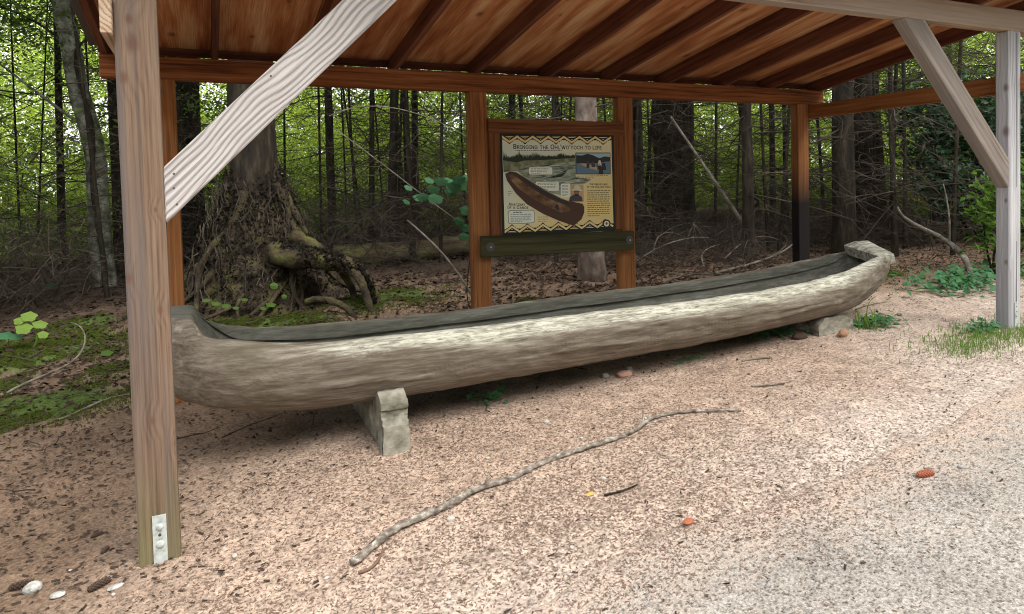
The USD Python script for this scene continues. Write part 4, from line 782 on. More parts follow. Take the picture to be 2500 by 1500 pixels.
# (each mass is one object)
# far foliage, out in the open light beyond the dark stand
r = np.random.default_rng(11); nm = 'far_foliage'; define_inst(nm)
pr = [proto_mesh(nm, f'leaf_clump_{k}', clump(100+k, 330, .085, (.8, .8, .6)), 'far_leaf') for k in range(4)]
n = 3700; a = np.radians(r.uniform(-36, 94, n)); d = np.r_[r.uniform(13.0, 27, 2700), r.uniform(26, 30, 1000)]; x1, y1 = CAM[0] + d*np.sin(a), CAM[1] + d*np.cos(a)
top = (.5 + (d-13)*.66)*(1 - .25*smooth(-.15, -.45, a)); z1 = G(x1, y1) + top*(1 - .75*r.random(n)**2.2) - .15
z1[2700:] = G(x1[2700:], y1[2700:]) + 11*r.random(1000)
z1[:500] = G(x1[:500], y1[:500]) + .2 + 2.2*r.random(500)
P = np.c_[x1, y1, z1]
instancer(nm, pr, P, r.integers(0, 4, n), r.uniform(.55, 1.25, n), r.uniform(0, 6.28, n), tilt=r.normal(0, .5, n))
r = np.random.default_rng(15); nm = 'surrounding_woods'; define_inst(nm)  # unseen foliage behind the camera, added to block low sky light
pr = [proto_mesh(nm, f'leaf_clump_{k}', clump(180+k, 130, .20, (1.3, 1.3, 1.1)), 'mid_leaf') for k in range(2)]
n = 900; a = np.radians(r.uniform(92, 328, n)); d = r.uniform(10.5, 16, n); x1, y1 = CAM[0] + d*np.sin(a), CAM[1] + d*np.cos(a)
P = np.c_[x1, y1, G(x1, y1) + 8.0*r.random(n)**.9]; instancer(nm, pr, P, r.integers(0, 2, n), r.uniform(.8, 1.5, n), r.uniform(0, 6.28, n))
# understorey greenery among the trunks
r = np.random.default_rng(12); nm = 'understorey_foliage'; define_inst(nm)
pr = [proto_mesh(nm, f'leaf_clump_{k}', clump(120+k, 130, .06, (.7, .7, .32), .45, 1.0), 'mid_leaf') for k in range(3)]
x1, y1 = arc(r, 520, -34, 34, 9.8, 16); z1 = G(x1, y1) + .5 + 5*r.random(520)
x2, y2 = arc(r, 130, -34, -12, 8.0, 11); z2 = G(x2, y2) + .4 + 4.5*r.random(130)
x3, y3 = arc(r, 200, 34, 90, 12, 16); z3 = G(x3, y3) + 1.0 + 5*r.random(200)
P = np.c_[np.r_[x1, x2, x3], np.r_[y1, y2, y3], np.r_[z1, z2, z3]]
instancer(nm, pr, P, r.integers(0, 3, len(P)), r.uniform(.6, 1.3, len(P)), r.uniform(0, 6.28, len(P)), tilt=r.normal(0, .3, len(P)))
# dead twig thickets
r = np.random.default_rng(13); nm = 'dead_twig_thicket'; define_inst(nm)
pr = [proto_mesh(nm, f'twig_tangle_{k}', twig_clump(140+k, 44, .8, .0036), 'dead_twig') for k in range(3)]
x1, y1 = arc(r, 150, -34, 88, 8.4, 12); z1 = G(x1, y1) + .1 + 2.4*r.random(150)**1.3
x2, y2 = r.uniform(4.2, 9.5, 150), r.uniform(2.7, 5.2, 150); y2 = np.maximum(y2, 2.6+.0*x2); z2 = G(x2, y2) + .02 + .22*r.random(150)
x3, y3 = r.uniform(1.6, 4.5, 60), r.uniform(5.6, 8.5, 60); z3 = G(x3, y3) + .1 + .8*r.random(60)
x4, y4 = r.uniform(-3.5, -1.2, 40), r.uniform(5.2, 8, 40); z4 = G(x4, y4) + .05 + .8*r.random(40)
P = np.c_[np.r_[x1, x2, x3, x4], np.r_[y1, y2, y3, y4], np.r_[z1, z2, z3, z4]]
sc = np.r_[r.uniform(.8, 1.5, 150), r.uniform(.35, .8, 150), r.uniform(.5, 1.1, 100)]
instancer(nm, pr, P, r.integers(0, 3, len(P)), sc, r.uniform(0, 6.28, len(P)), tilt=np.r_[r.normal(0, .4, 150), r.normal(0, .15, 150), r.normal(0, .3, 100)])
# the closed canopy overhead, which keeps the stand dark
r = np.random.default_rng(14); nm = 'canopy_foliage'; define_inst(nm)
pr = [proto_mesh(nm, f'canopy_clump_{k}', clump(160+k, 150, .17, (1.2, 1.2, .5), .6, .8), 'mid_leaf') for k in range(3)]
n = 470; x1 = r.uniform(-3.5, 20, n); y1 = r.uniform(2.6, 8.4, n); z1 = 6.2 + 3.6*r.random(n)
k_ = np.hypot(x1-CAM[0], y1-CAM[1]) < 10.8; x1, y1, z1 = x1[k_], y1[k_], z1[k_]
P = np.c_[x1, y1, z1]; instancer(nm, pr, P, r.integers(0, 3, len(P)), r.uniform(.8, 1.5, len(P)), r.uniform(0, 6.28, len(P)))
# ------------------------------------------------------------------ litter on the ground
island('needle_litter', [(0, (.15, .092, .064)), (.18, (.30, .208, .15)), (.6, (.45, .333, .25)), (.85, (.56, .44, .345)), (1, (.69, .585, .49))])
island('path_grit', [(0, (.16, .142, .125)), (.12, (.26, .232, .20)), (.6, (.37, .332, .285)), (.85, (.48, .435, .38)), (1, (.62, .575, .51))])
island('dark_chip', [(0, (.04, .027, .02)), (.4, (.10, .066, .046)), (.75, (.21, .14, .10)), (1, (.42, .32, .24))])
island('brown_leaf', [(0, (.045, .028, .018)), (.35, (.12, .075, .045)), (.7, (.24, .155, .10)), (.92, (.36, .26, .17)), (1, (.50, .41, .30))])
island('moss_blade', [(0, (.075, .095, .014)), (.5, (.165, .195, .028)), (1, (.28, .31, .055))], trans=.3, tcol=1.3)
island('grass_blade', [(0, (.12, .20, .04)), (.5, (.22, .32, .07)), (1, (.40, .46, .16))], trans=.35, tcol=1.3)
def sheet(x, y, lx, ly, rot, r, tilt=.25, lift=.003, bend=.0):
    """small flat bits lying on the ground: two triangles each"""
    n = len(x); z = T(x, y) + lift; c, s = np.cos(rot), np.sin(rot)
    out = []
    for a, b in ((-.5, -.35), (.5, -.5), (.45, .5), (-.5, .4)):
        dx, dy = a*lx*c - b*ly*s, a*lx*s + b*ly*c
        out.append(np.stack([x+dx, y+dy, z + dx*tx(r, n, tilt) + dy*tx(r, n, tilt) + bend*np.abs(a)*lx], -1))
    v = np.stack(out, 1).reshape(-1, 3); k = np.arange(n)[:, None]*4
    return v, np.vstack([k+[[0, 1, 2]], k+[[0, 2, 3]]])
_tx = {}
def tx(r, n, tilt): return r.normal(0, tilt, n)
def stuff(name, mb, mat): return tag(part(None, name, mb.mesh() if isinstance(mb, MB) else mb, mat), kind='stuff')
r = np.random.default_rng(31)
def scatter(n, x0, x1, y0, y1, w):
    x, y = r.uniform(x0, x1, n), r.uniform(y0, y1, n); k = r.random(n) < w(x, y); return x[k], y[k]
onpath = lambda x, y: smooth(-.10, .50, edge(x) - y + .35*(meshkit.noise(np.stack([x*4, y*4, 0*x], -1))-.5))
fr = lambda x, y: smooth(1.35, .5, y + .15*smooth(.4, -.6, x))
x, y = scatter(280000, -1.2, 6.8, -1.6, 1.4, lambda x, y: fr(x, y)*(1-.88*onpath(x, y))*(1-.85*smooth(.62, .85, y)*smooth(.1, .6, x)*smooth(5.0, 4.4, x))*(1-.72*smooth(.30, -.5, x-.35*y))*(.35 + .65*smooth(2.6, .2, np.hypot(x-1.4, (y+.6)*1.3)))*(.45+.55*meshkit.noise(np.c_[x*2.2, y*2.2, 0*x])))  # litter thinned beneath the canoe so the painted shade shows
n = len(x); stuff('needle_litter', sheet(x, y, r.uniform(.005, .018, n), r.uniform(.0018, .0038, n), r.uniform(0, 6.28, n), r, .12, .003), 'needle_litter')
x, y = scatter(80000, -.8, 7.2, -2.4, .3, lambda x, y: (.25+.75*onpath(x, y))*smooth(5, .5, np.hypot(x-2, y+1))*.9)
n = len(x); s_ = r.uniform(.003, .008, n); stuff('path_grit', sheet(x, y, s_, s_*.8, r.uniform(0, 6.28, n), r, .22, .0045), 'path_grit')
x, y = scatter(16000, -1.8, 6.8, -1.5, 1.6, lambda x, y: .07 + .9*smooth(1.1, -.6, x + .2*y)*smooth(-.7, .2, y)); n = len(x)
stuff('bark_chips', sheet(x, y, r.uniform(.008, .030, n), r.uniform(.003, .010, n), r.uniform(-.9, 1.2, n), r, .2, .006), 'dark_chip')
x, y = scatter(60000, -3.2, 9, .3, 7.5, lambda x, y: smooth(.5, 1.7, y + .5*smooth(.6, -.6, x))*(.35+.65*meshkit.noise(np.c_[x*1.7, y*1.7, 0*x+4]))); n = len(x)
k_ = .45 + .55*smooth(1.2, 3.2, y); stuff('leaf_litter', sheet(x, y, r.uniform(.018, .058, n)*k_, r.uniform(.010, .03, n)*k_, r.uniform(0, 6.28, n), r, .35, .010, .12), 'brown_leaf')
mb = MB()
for k in range(420):
    x_, y_ = r.uniform(-2.5, 8.5), r.uniform(.6, 6.5)
    if y_ < 1.0 and x_ > -.3 and r.random() < .6: continue
    a = r.uniform(0, 6.28); l_ = r.uniform(.05, .35)*(1 if y_ > 1.5 else .5); t = np.linspace(-1, 1, 5); xx, yy = x_ + l_*t*math.cos(a) + r.normal(0, .01, 5), y_ + l_*t*math.sin(a) + r.normal(0, .01, 5)
    mb.tube(np.c_[xx, yy, G(xx, yy)+.008+.02*r.random()], np.linspace(.004, .002, 5), 4)
stuff('twig_litter', mb, 'dead_twig')
# moss carpets
P = []
for a, b, ra, rb in MOSSP:
    n = int(16000*ra*rb*3); P.append(np.c_[r.normal(a, ra*.62, n), r.normal(b, rb*.62, n)])
P = np.vstack(P); k = meshkit.fbm(np.c_[P*3.3, 0*P[:, 0]], 3, 33) > .40; P = P[k]; n = len(P)
C = np.c_[P, G(P[:, 0], P[:, 1])+.008]; N = unit(r, n)*[1, 1, .5]; N /= np.linalg.norm(N, axis=1, keepdims=True)
stuff('moss', MB().add(*leaf_tris(C, N, .022, r, .35)), 'moss_blade')
def blades(cx, cy, rx, ry, n, h, w, r, spread=.6):
    mb = MB(); V, F = [], []
    for k in range(n):
        x, y = cx + r.normal(0, rx), cy + r.normal(0, ry); z = float(Gs(x, y)); a = r.uniform(0, 6.28); hh = h*(.4+.8*r.random()); ln = spread*hh*r.random()
        d = np.array([math.cos(a), math.sin(a), 0]); s = np.array([-d[1], d[0], 0])*w
        b = np.array([x, y, z-.005]); m_ = b + d*ln*.4 + [0, 0, hh*.7]; t_ = b + d*ln*1.1 + [0, 0, hh*.9]
        mb.add([b-s, b+s, m_+s*.7, m_-s*.7, t_], [[0, 1, 2], [0, 2, 3], [3, 2, 4]])
    return mb
stuff('short_grass', blades(4.95, -.02, .26, .14, 1500, .05, .0022, r).add(*blades(5.5, -.12, .35, .12, 900, .055, .0024, r).mesh()).add(*blades(4.62, -.10, .16, .07, 420, .035, .002, r).mesh()), 'grass_blade')
def leafy(name, label, cat, leaves, mat, stems=(), group=None, stem_mat='moss_blade'):
    """leaves: (centre, size, normal); broad lobed blades, each a part of the plant"""
    t = thing(name, label, cat, group=group); rr = np.random.default_rng(abs(hash(name)) % 1 + len(leaves))
    if len(stems):
        mb = MB()
        for p, ra in stems: mb.tube(spline(p, 12), np.linspace(ra, ra*.5, 12), 5)
        part(t, 'stem', mb.mesh(), stem_mat)
    for c, s, nrm_ in leaves:
        nrm_ = np.array(nrm_, float)/np.linalg.norm(nrm_); u = np.cross(nrm_, [0.3, .2, 1.0]); u /= np.linalg.norm(u); w_ = np.cross(nrm_, u)
        th = np.linspace(0, 2*np.pi, 15)[:-1]; rad = s*.5*(1+.13*np.cos(th*5+.4))
        ring = np.array(c) + np.outer(rad*np.cos(th), u) + np.outer(rad*np.sin(th)*.85, w_) - np.outer(np.abs(np.sin(th))*s*.06, nrm_)
        v = np.vstack([np.array(c) + nrm_*s*.05, ring]); f = [[0, 1+k, 1+(k+1) % 14] for k in range(14)]
        part(t, 'leaf', (v, f), mat)
    return t
U = (0, -.45, 1)
leafy('vine_maple_spray', 'spray of broad teal green leaves hanging just left of the sign', 'plant',
      [((1.94+dx, 2.6+.25*r.normal(), 1.40+dz), s, (r.normal(0, .3), -.75, .7)) for dx, dz, s in [(-.25, -.12, .07), (-.20, -.08, .10), (-.13, -.02, .11), (-.10, -.09, .10), (-.05, .04, .11), (-.02, -.10, .14), (.02, .0, .12), (.06, .05, .11), (.10, -.02, .12), (.14, .03, .12), (.18, .0, .11), (.21, .05, .11), (.25, .03, .11), (-.16, .0, .08), (.0, .06, .09), (.28, .07, .09), (.08, -.04, .10)]] + [((2.17, 2.55, 1.19), .12, (0, -.8, .6)), ((2.12, 2.6, 1.10), .10, (.1, -.8, .6)), ((2.18, 2.6, 1.04), .10, (-.2, -.8, .6)), ((2.14, 2.55, .97), .09, (0, -.9, .5)), ((2.24, 2.6, 1.26), .08, (0, -.9, .4))], 'teal_leaf',
      [([(2.30, 2.75, .25), (2.27, 2.7, .9), (2.2, 2.65, 1.35), (1.94, 2.6, 1.40), (1.70, 2.6, 1.28)], .006), ([(2.27, 2.7, .9), (2.2, 2.6, 1.05), (2.15, 2.58, 1.12)], .004)], stem_mat='dead_twig')
leafy('lime_seedling', 'lime green seedling with round leaves at the far left edge', 'plant',
      [((-1.24, 4.0, .40), .12, (0, -.7, .7)), ((-1.16, 3.97, .33), .11, (.2, -.6, .8)), ((-1.27, 3.95, .31), .13, (-.1, -.7, .7)), ((-1.13, 3.9, .25), .08, (.1, -.8, .6)), ((-1.31, 4.0, .37), .09, (-.2, -.7, .7))], 'lime_leaf',
      [([(-1.32, 4.05, .08), (-1.2, 4.0, .18), (-1.2, 3.98, .30), (-1.24, 4.0, .38)], .009)], stem_mat='lime_leaf')
leafy('round_leaf', 'pair of blue-green leaves at the far left edge below the lime seedling', 'plant', [((-1.42, 4.05, .25), .13, U), ((-1.34, 4.0, .24), .10, U)], 'teal_leaf', [([(-1.4, 4.05, .08), (-1.4, 4.05, .24)], .004)])
leafy('round_leaf', 'single pale green leaf on the moss left of the near post', 'leaf', [((-.62, 3.42, .135), .09, U)], 'bright_leaf')
leafy('round_leaf', 'small blue-green leaf in the dim undergrowth above the lime seedling', 'leaf', [((-1.66, 7.2, .32), .17, U)], 'teal_leaf')
leafy('stump_sprout', 'few small green leaves sprouting under the root arch of the mossy stump', 'plant', [((.70, 3.78, .52), .075, (0, -1, .4)), ((.66, 3.7, .36), .09, U), ((.60, 3.72, .33), .07, U), ((.78, 3.72, .42), .05, (0, -1, .4)), ((.20, 3.8, .40), .08, U), ((.28, 3.75, .38), .08, U), ((.12, 3.85, .43), .07, U), ((.36, 3.7, .36), .06, U), ((.44, 3.75, .42), .06, U)], 'bright_leaf')
# green things by the canoe's right end and the posts
def tuft(name, label, cat, cx, cy, n, h, w, rx, seed, spread=1.2, weeds=0):
    rr = np.random.default_rng(seed); t = thing(name, label, cat); part(t, 'blades', blades(cx, cy, rx, rx*.6, n, h, w, rr, spread).mesh(), 'grass_blade')
    if weeds:
        C = np.c_[rr.normal(cx+.11, .10, weeds), rr.normal(cy+.02, .06, weeds)]; C = np.c_[C, Gs(C[:, 0], C[:, 1])+rr.uniform(.01, .06, weeds)]; N = unit(rr, weeds)*.5+[0, -.3, 1]; N /= np.linalg.norm(N, axis=1, keepdims=True)
        part(t, 'leaves', MB().add(*leaf_tris(C, N, .045, rr, .6)).mesh(), 'teal_leaf')
    return t
tuft('grass_tuft', 'green grass tuft with low weeds right of the low block under the bow', 'grass tuft', 4.60, .60, 34, .16, .006, .06, 3, 1.6, 160)
gt = thing('tall_grass', 'tall curved grass blade standing out of the tuft at the right block', 'grass'); part(gt, 'blade', MB().tube(spline([(4.62, .62, .26), (4.61, .62, .38), (4.64, .61, .46), (4.68, .60, .485)], 10), np.linspace(.005, .002, 10), 5).mesh(), 'grass_blade')
def clover(name, label, cx, cy, n, rx, ry, seed, size=.03, hh=.05, mat='teal_leaf'):
    rr = np.random.default_rng(seed); t = thing(name, label, 'plant'); C = np.c_[rr.normal(cx, rx, n), rr.normal(cy, ry, n)]; C = np.c_[C, Gs(C[:, 0], C[:, 1])+rr.uniform(.008, hh, n)]; N = unit(rr, n)*.6+[0, -.4, 1]; N /= np.linalg.norm(N, axis=1, keepdims=True)
    part(t, 'leaves', MB().add(*leaf_tris(C, N, size, rr, .8)).mesh(), mat); return t
clover('weed_patch', 'small green weed growing at the shadow edge under the middle of the canoe', 1.63, .80, 46, .06, .035, 4, .035, .07)
clover('weed_patch', 'low green clover creeping left of the low block under the bow', 3.95, .83, 110, .13, .04, 5, .028, .04)
clover('weed_patch', 'tiny green weeds at the right part of the canoe shadow', 3.05, .74, 26, .06, .02, 8, .025, .03)
clover('weed_patch', 'low green weeds at the foot of the leafy bush by the right post', 6.35, 1.0, 420, .28, .16, 6, .06, .14)
clover('weed_patch', 'small green weeds left of the foot of the far right post', 5.12, .10, 90, .09, .05, 7, .035, .07)
def bush(name, label, pts, n, size, mat, seed, base):
    rr = np.random.default_rng(seed); t = thing(name, label, 'shrub'); pts = np.array(pts, float); w_ = pts[:, 3]**2; q = rr.choice(len(pts), n, p=w_/w_.sum())
    sub = {}; C = pts[q, :3] + unit(rr, n)*(rr.random((n, 1))**.45)*pts[q, 3:4]; C += .6*size*rr.normal(0, 1, (n, 3)); C[:, 2] = np.maximum(C[:, 2], G(C[:, 0], C[:, 1])+.03)
    kp = meshkit.fbm(C*3.6, 3, seed) > .42; C = C[kp]
    N = unit(rr, len(C))*.8+[0, -.35, .9]; N /= np.linalg.norm(N, axis=1, keepdims=True); part(t, 'foliage', MB().add(*leaf_tris(C, N, size, rr, .55)).mesh(), mat)
    mb = MB()
    for k in range(0, len(pts)):
        p = pts[k, :3]; b = np.array(base); mb.tube(spline([b + rr.normal(0, .06, 3)*[1, 1, 0], (b+p)/2 + rr.normal(0, .08, 3), p], 8), np.linspace(.014, .004, 8), 5)
    part(t, 'branches', mb.mesh(), 'dark_bark'); return t
bush('dark_shrub', 'dense dark blue-green shrub behind the right brace', [(8.5, 2.7, 1.9, .5), (9.2, 2.5, 2.0, .6), (8.5, 2.5, 1.3, .5), (9.3, 2.3, 1.3, .6), (8.9, 2.6, 1.6, .6), (9.6, 2.1, 1.7, .6), (9.8, 2.0, 1.0, .6), (9.0, 2.3, .9, .4), (10.2, 1.8, 1.5, .7), (8.2, 2.7, 2.2, .35), (9.6, 2.4, 2.4, .5), (8.8, 2.6, 2.3, .45)], 13500, .085, 'bush_leaf', 21, (9.2, 2.5, .5))
bush('bright_shrub', 'bright green leafy shrub behind the far right post', [(6.95, 1.15, .95, .2), (6.9, 1.1, .70, .18), (7.05, 1.0, .60, .22), (7.1, 1.15, 1.2, .22), (7.3, .95, .95, .3), (7.25, .85, .55, .25), (7.3, 1.1, 1.35, .25), (7.6, .85, .9, .35)], 1500, .075, 'bright_leaf', 22, (7.1, 1.05, .38))
def spraytree(name, label, pts, seed, n=9):
    rr = np.random.default_rng(seed); t = thing(name, label, 'tree branch')
    return t
# hemlock boughs hanging in from the right, part of one tree standing beyond the shelter's right end
hm_ = thing('hemlock_tree', 'hemlock with soft green boughs seen above the right side rail of the shelter', 'tree'); rr = np.random.default_rng(41)
part(hm_, 'trunk', MB().tube([(11.2, 4.2, .4), (11.15, 4.25, 4), (11.2, 4.2, 9)], [.16, .13, .06], 12, wob=.03, rg=rr).mesh(), 'dark_bark', smooth=True)
cv = []
mb = MB(); fo = MB()
for k in range(40):
    a = rr.uniform(math.pi*.75, math.pi*1.7); z_ = rr.uniform(2.2, 4.6); ln = rr.uniform(1.6, 3.6); d_ = np.array([math.cos(a), math.sin(a), 0]); sd = np.array([-d_[1], d_[0], 0]); t_ = np.linspace(0, 1, 8)[:, None]
    Pb = np.array([11.15, 4.2, z_]) + d_*ln*t_ + np.array([0, 0, -.30*ln])*t_**2; mb.tube(Pb, np.linspace(.014, .003, 8), 4, cap=False)
    m_ = 150; u = np.sqrt(rr.random(m_)); s = rr.uniform(-1, 1, m_)
    C = np.array([11.15, 4.2, z_]) + d_*ln*u[:, None] + np.array([0, 0, -.30*ln])*(u**2)[:, None] + sd*(s*.32*ln*(1.1-.75*u)*u)[:, None] + rr.normal(0, .035, (m_, 3)) - np.array([0, 0, 1])*(np.abs(s)*.10)[:, None]
    N = np.tile([0, -.15, 1.], (m_, 1)) + rr.normal(0, .3, (m_, 3)); N /= np.linalg.norm(N, axis=1, keepdims=True); fo.add(*leaf_tris(C, N, .10, rr, .4))
part(hm_, 'boughs', mb.mesh(), 'dark_bark'); part(hm_, 'crown', fo.mesh(), 'mid_leaf')
# ------------------------------------------------------------------ sticks, logs, stones, cones: each a thing
def stick(name, label, pts, r0, r1, mat, cat='stick', n=24, side=(), wob=.10, seg=8):
    t = thing(name, label, cat); rr = np.random.default_rng(len(label)); part(t, 'stem', MB().tube(spline(pts, n), np.linspace(r0, r1, n), seg, wob=wob, rg=rr).mesh(), mat, smooth=True)
    for p, ra in side: part(t, 'side_twig', MB().tube(spline(p, 6), np.linspace(ra, ra*.5, 6), 5).mesh(), mat, smooth=True)
    return t
noisy('lichen_bark', [(.28, (.045, .037, .03)), (.44, (.145, .12, .097)), (.56, (.24, .21, .175)), (.66, (.42, .395, .345)), (.76, (.60, .575, .52))], scale=38, detail=5, stretch=(.8, 1, 1.4), bump=.6, dist=.004)
sp = [(.563, -.422), (.653, -.356), (.755, -.269), (.864, -.24), (1.02, -.199), (1.193, -.141), (1.312, -.141), (1.485, -.084), (1.699, -.057), (1.924, -.036), (2.101, .004), (2.19, .056), (2.372, .083), (2.532, .006), (2.688, -.105)]
sr = np.linspace(.0165, .006, len(sp)); q = [(a, b, gz(a, b) + ra*.9 + .004) for (a, b), ra in zip(sp, sr)]
ls = thing('fallen_stick', 'long crooked fallen stick flecked with pale lichen in the foreground', 'stick')
part(ls, 'stem', MB().tube(spline(q, 90), np.interp(np.linspace(0, 1, 90), [0, .8, 1], [.0155, .0095, .004]), 9, wob=.2, rg=np.random.default_rng(5)).mesh(), 'lichen_bark', smooth=True)
for a, b, c in (((2.17, .05, .13), (2.185, .075, .165), (2.19, .08, .185)), ((1.20, -.14, .08), (1.225, -.11, .10), (1.26, -.075, .075)), ((2.19, .056, .118), (2.27, .045, .122), (2.36, .03, .124)), ((1.02, -.199, .06), (1.03, -.18, .085), (1.035, -.17, .10))):
    part(ls, 'side_twig', MB().tube(spline([a, b, c], 6), np.linspace(.006, .003, 6), 5).mesh(), 'lichen_bark', smooth=True)
def lying(pts): return [(a, b, gz(a, b)+.008) for a, b in pts]
stick('peeled_strip', 'pale forked strip of peeled wood beside the thick end of the fallen stick', lying([(.575, -.475), (.63, -.46), (.67, -.41), (.70, -.37)]), .006, .004, 'needle_litter', 'twig')
stick('dark_twig', 'short dark twig on the gravel right of the fallen stick', lying([(1.60, -.465), (1.68, -.477), (1.77, -.46)]), .005, .003, 'dark_bark', 'twig')
stick('pale_twig', 'pale straight twig lying on the path in front of the right half of the canoe', lying([(3.30, .53), (3.41, .50), (3.50, .47)]), .006, .005, 'grey_stick', 'twig')
stick('pale_twig', 'pale twig nearer the fallen stick, below the one in front of the canoe', lying([(3.02, .16), (3.12, .12), (3.22, .10)]), .006, .004, 'grey_stick', 'twig')
stick('pale_twig', 'pale curved twig lying on the dirt right of the bow', lying([(4.95, .98), (5.15, 1.02), (5.35, 1.0)]), .006, .004, 'grey_stick', 'twig')
stick('mossy_twig', 'crooked mossy twig lying left of the near post on the leaf litter', lying([(-.72, 2.0), (-.6, 2.12), (-.50, 2.2), (-.36, 2.22)]), .010, .005, 'grey_stick', 'twig')
stick('mossy_twig', 'long thin bent twig over the moss at the far left', [(-1.1, 2.6, .10), (-.9, 2.9, .14), (-.78, 3.2, .18), (-.78, 3.5, .3), (-.9, 3.7, .36)], .010, .004, 'grey_stick', 'twig')
stick('leaning_pole', 'long straight dead pole leaning across the gap right of the sign', [(6.60, 3.62, .47), (6.2, 3.72, 1.05), (5.8, 3.82, 1.64), (5.40, 3.9, 2.2)], .028, .015, 'grey_stick', 'dead pole', wob=.05)
stick('leaning_branch', 'grey dead branch leaning with its cut end by the bright shrub on the right', [(6.60, 1.02, .37), (6.75, 1.2, .56), (7.0, 1.55, .72), (7.3, 2.1, .86), (7.6, 2.5, 1.02)], .030, .016, 'grey_stick', 'dead branch', side=[([(6.98, 1.5, .72), (7.05, 1.55, 1.0), (7.04, 1.6, 1.3)], .012)])
stick('dead_branch', 'pale dead branch standing out of the leaf litter left of the sign', [(1.83, 3.2, 1.10), (2.0, 3.1, .92), (2.15, 3.0, .72), (2.33, 2.9, .40), (2.42, 2.85, .22)], .008, .012, 'grey_stick', 'dead branch')
stick('dead_branch', 'long pale branch lying across the brush pile right of the sign', [(5.0, 2.7, .42), (5.6, 2.9, .44), (6.2, 3.0, .52), (6.9, 3.35, .72)], .014, .008, 'grey_stick', 'dead branch', side=[([(5.6, 2.9, .45), (5.5, 2.8, .62), (5.56, 2.8, .74)], .007), ([(6.1, 3.0, .5), (6.25, 2.9, .66), (6.1, 2.85, .78)], .007)])
stick('dead_branch', 'forked whitish dead branch on the ground just right of the sign', [(4.35, 2.75, .36), (4.7, 2.75, .42), (5.1, 2.7, .40)], .012, .007, 'grey_stick', 'dead branch', side=[([(4.5, 2.75, .38), (4.6, 2.65, .34), (4.62, 2.55, .30)], .006)])
stick('dead_root', 'upturned splayed dead root in the brush pile right of the sign', [(5.95, 4.2, .50), (5.97, 4.2, .70), (5.98, 4.2, .86)], .010, .008, 'grey_stick', 'dead root', side=[([(5.98, 4.2, .84), (5.85, 4.15, .70), (5.75, 4.1, .52)], .007), ([(5.98, 4.2, .84), (6.12, 4.15, .70), (6.22, 4.1, .52)], .007), ([(5.98, 4.2, .84), (5.93, 4.1, .68), (5.9, 4.0, .50)], .006), ([(5.98, 4.2, .84), (6.05, 4.1, .66), (6.08, 4.0, .50)], .006)])
stick('dead_branch', 'pale dead branch arching over the dim gap left of the sign', [(1.4, 4.6, 2.2), (1.75, 4.5, 2.3), (2.3, 4.5, 2.25), (2.8, 4.5, 2.06), (3.3, 4.5, 1.75)], .006, .004, 'grey_stick', 'dead branch')
stick('dead_branch', 'slanting dead branch in the gap between the sign and the stump', [(1.5, 4.9, 2.1), (2.0, 4.9, 1.72), (2.6, 4.9, 1.25), (3.0, 4.9, .95)], .007, .005, 'grey_stick', 'dead branch')
stick('fallen_log', 'long mossy fallen log lying on the forest floor left of the sign', [(1.7, 6.4, .50), (2.6, 6.3, .52), (3.6, 6.1, .60), (4.4, 5.9, .68)], .17, .13, 'mossy_log', 'log', wob=.06, seg=14)
stick('fallen_log', 'low mossy log in the dark undergrowth behind the thickest trunk', [(6.2, 6.9, .72), (7.6, 6.6, .8), (9.0, 6.4, .9)], .13, .09, 'mossy_log', 'log', wob=.06, seg=12)
for k in range(11):  # splayed pale twigs round the thickest trunk's foot
    rr = np.random.default_rng(300+k); x_, y_ = rr.uniform(4.4, 8.0), rr.uniform(3.0, 5.4); a = rr.uniform(-.6, .9); l_ = rr.uniform(.5, 1.3); z_ = gz(x_, y_)
    stick('brush_branch', 'thin pale dead branch tangled in the brush pile right of the sign', [(x_, y_, z_+.03), (x_+l_*.4*math.cos(a), y_+l_*.4*math.sin(a), z_+.10+.2*rr.random()), (x_+l_*math.cos(a)+rr.normal(0, .1), y_+l_*math.sin(a)*.6, z_+.05+.3*rr.random())], .010, .004, 'grey_stick', 'dead branch', n=10, seg=5)
for p_ in list(stage.GetPrimAtPath('/World').GetChildren()):
    if p_.GetName().startswith('brush_branch'): p_.SetCustomDataByKey('group', 'dead branches of the brush pile')
plain('stone_pale', (.40, .375, .335), .85); plain('stone_grey', (.25, .24, .225), .85); plain('stone_red', (.46, .27, .20), .85); plain('cone_dark', (.055, .033, .022), .8); plain('cone_light', (.36, .21, .125), .8); plain('leaf_orange', (.52, .30, .07), .8); plain('cone_red', (.30, .09, .045), .75)
noisy('stone_speckled', [(.3, (.16, .155, .14)), (.5, (.36, .35, .32)), (.7, (.58, .57, .53))], scale=40, bump=.5)
def stone(name, label, x, y, s, mat, seed, cat='stone', rot=0):
    t = thing(name, label, cat, (x, y, float(T(np.array([x]), np.array([y]))[0]) + s[2]*.28), rot); m_ = trimesh.creation.icosphere(3, .5); v = m_.vertices; v = v*(1 + .35*(meshkit.fbm(v*2.6+seed, 3, seed)-.5)[:, None])*np.array(s); part(t, 'stone' if cat == 'stone' else 'body', (v, m_.faces), mat, smooth=True); return t
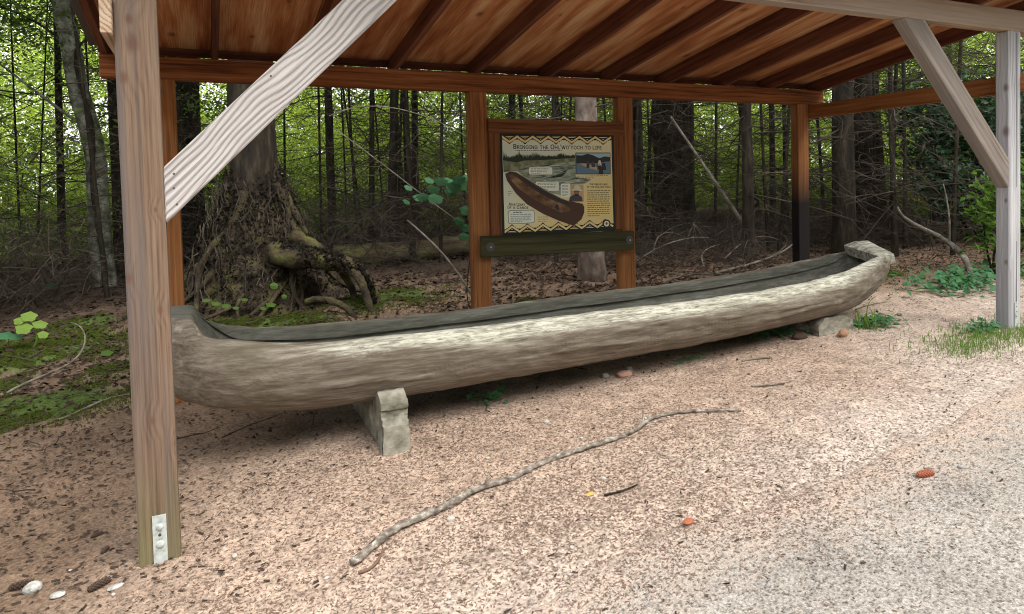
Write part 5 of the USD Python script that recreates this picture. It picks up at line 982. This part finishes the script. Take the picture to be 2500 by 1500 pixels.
def cone(name, label, x, y, ln, w_, mat, rot, seed, cat='pine cone'):
    """a spruce cone lying on its side: core and rings of overlapping scales"""
    t = thing(name, label, cat, (x, y, float(T(np.array([x]), np.array([y]))[0]) + w_*.42), rot); rr = np.random.default_rng(seed)
    tt = np.linspace(0, 1, 9); part(t, 'core', MB().tube(np.c_[(tt-.5)*ln, 0*tt, 0*tt], w_*.36*np.sin(np.pi*np.clip(tt*.92+.06, 0, 1))**.6, 8).mesh(), mat)
    mb = MB(); k = 0
    for i in range(11):
        u = (i+.5)/11; ra = w_*.40*math.sin(math.pi*(.08+.86*u))**.6
        for j in range(8):
            a = j*math.pi/4 + i*.39; c = np.array([(u-.5)*ln, ra*math.cos(a), ra*math.sin(a)]); d = np.array([.75, .66*math.cos(a), .66*math.sin(a)]); s = np.array([0, -math.sin(a), math.cos(a)]); e = ln*.11
            mb.add([c-s*e*.6, c+s*e*.6, c+d*e+s*e*.35, c+d*e*1.15, c+d*e-s*e*.35, c+d*e*.3+np.array([0, math.cos(a), math.sin(a)])*e*.25], [[0, 1, 5], [1, 2, 5], [2, 3, 5], [3, 4, 5], [4, 0, 5], [0, 2, 1], [0, 4, 2], [2, 4, 3]])
    tag(part(t, 'scales', mb.mesh(), mat), kind='stuff'); return t
cone('pine_cone', 'brown pine cone beside a white chip left of the foot of the near post', -.262, -.063, .075, .026, 'cone_dark', 35, 1)
cone('pine_cone', 'dark pine cone at the bottom left corner, left of a mossy stone', -.52, .085, .075, .030, 'cone_dark', 10, 2)
cone('pine_cone', 'light open pine cone in front of the low block under the bow', 4.27, .55, .085, .062, 'cone_light', 20, 3)
cone('pine_cone', 'reddish cone lying alone on the pale path at the right', 2.782, -1.043, .075, .028, 'cone_red', -12, 4)
cone('pine_cone', 'small dark cone on the litter just left of the near post foot', -.274, .207, .045, .018, 'cone_dark', 70, 5)
cone('pine_cone', 'dark thin cone on the brown litter left of the near post', -.32, .36, .045, .016, 'cone_dark', 30, 6)
stone('stone', 'mossy grey stone at the bottom left corner', -.475, .035, (.06, .045, .042), 'stone_speckled', 3)
stone('stone', 'white chip of stone touching the brown cone left of the near post', -.205, -.10, (.055, .024, .016), 'stone_speckled', 4, rot=25)
stone('stone', 'reddish stone at the edge of the canoe shadow', 2.522, .738, (.11, .07, .05), 'stone_red', 5)
stone('stone', 'small grey pebble left of the reddish stone by the canoe shadow', 2.40, .77, (.05, .04, .035), 'stone_grey', 6)
stone('stone', 'small grey pebble right behind the reddish stone by the canoe shadow', 2.60, .80, (.045, .04, .035), 'stone_grey', 16)
stone('bark_chunk', 'dark brown chunk of bark in front of the clover by the right block', 4.0, .69, (.14, .07, .06), 'cone_dark', 7, 'bark')
stone('bark_chip', 'reddish brown bark chip near the asphalt edge right of the fallen stick', 1.75, -.815, (.055, .035, .014), 'cone_red', 8, 'bark', 20)
stone('leaf_scrap', 'orange leaf scrap on the gravel below the fallen stick', 1.562, -.412, (.05, .022, .010), 'leaf_orange', 9, 'leaf', 25)
stone('stone', 'bluish white pebble in front of the canoe middle', 1.769, .372, (.035, .028, .02), 'stone_pale', 10)
stone('stone', 'white pebble touching the lower side of the fallen stick', .985, -.29, (.035, .028, .02), 'stone_pale', 11)
stone('stone', 'pale stone left of the mossy stone at the bottom left', -.385, -.055, (.05, .035, .02), 'stone_speckled', 12)
r = np.random.default_rng(55)
for k in range(40):
    x_, y_ = r.uniform(-.5, 3.2), r.uniform(-1.3, .6); s = r.uniform(.010, .026)
    stone('pebble', 'small pale pebble scattered on the gravel and needles in the foreground', x_, y_, (s, s*.75, s*.6), ['stone_pale', 'stone_pale', 'stone_grey', 'stone_speckled'][k % 4], 60+k, rot=float(r.uniform(0, 360))).GetPrim().SetCustomDataByKey('group', 'pebbles on the foreground gravel')
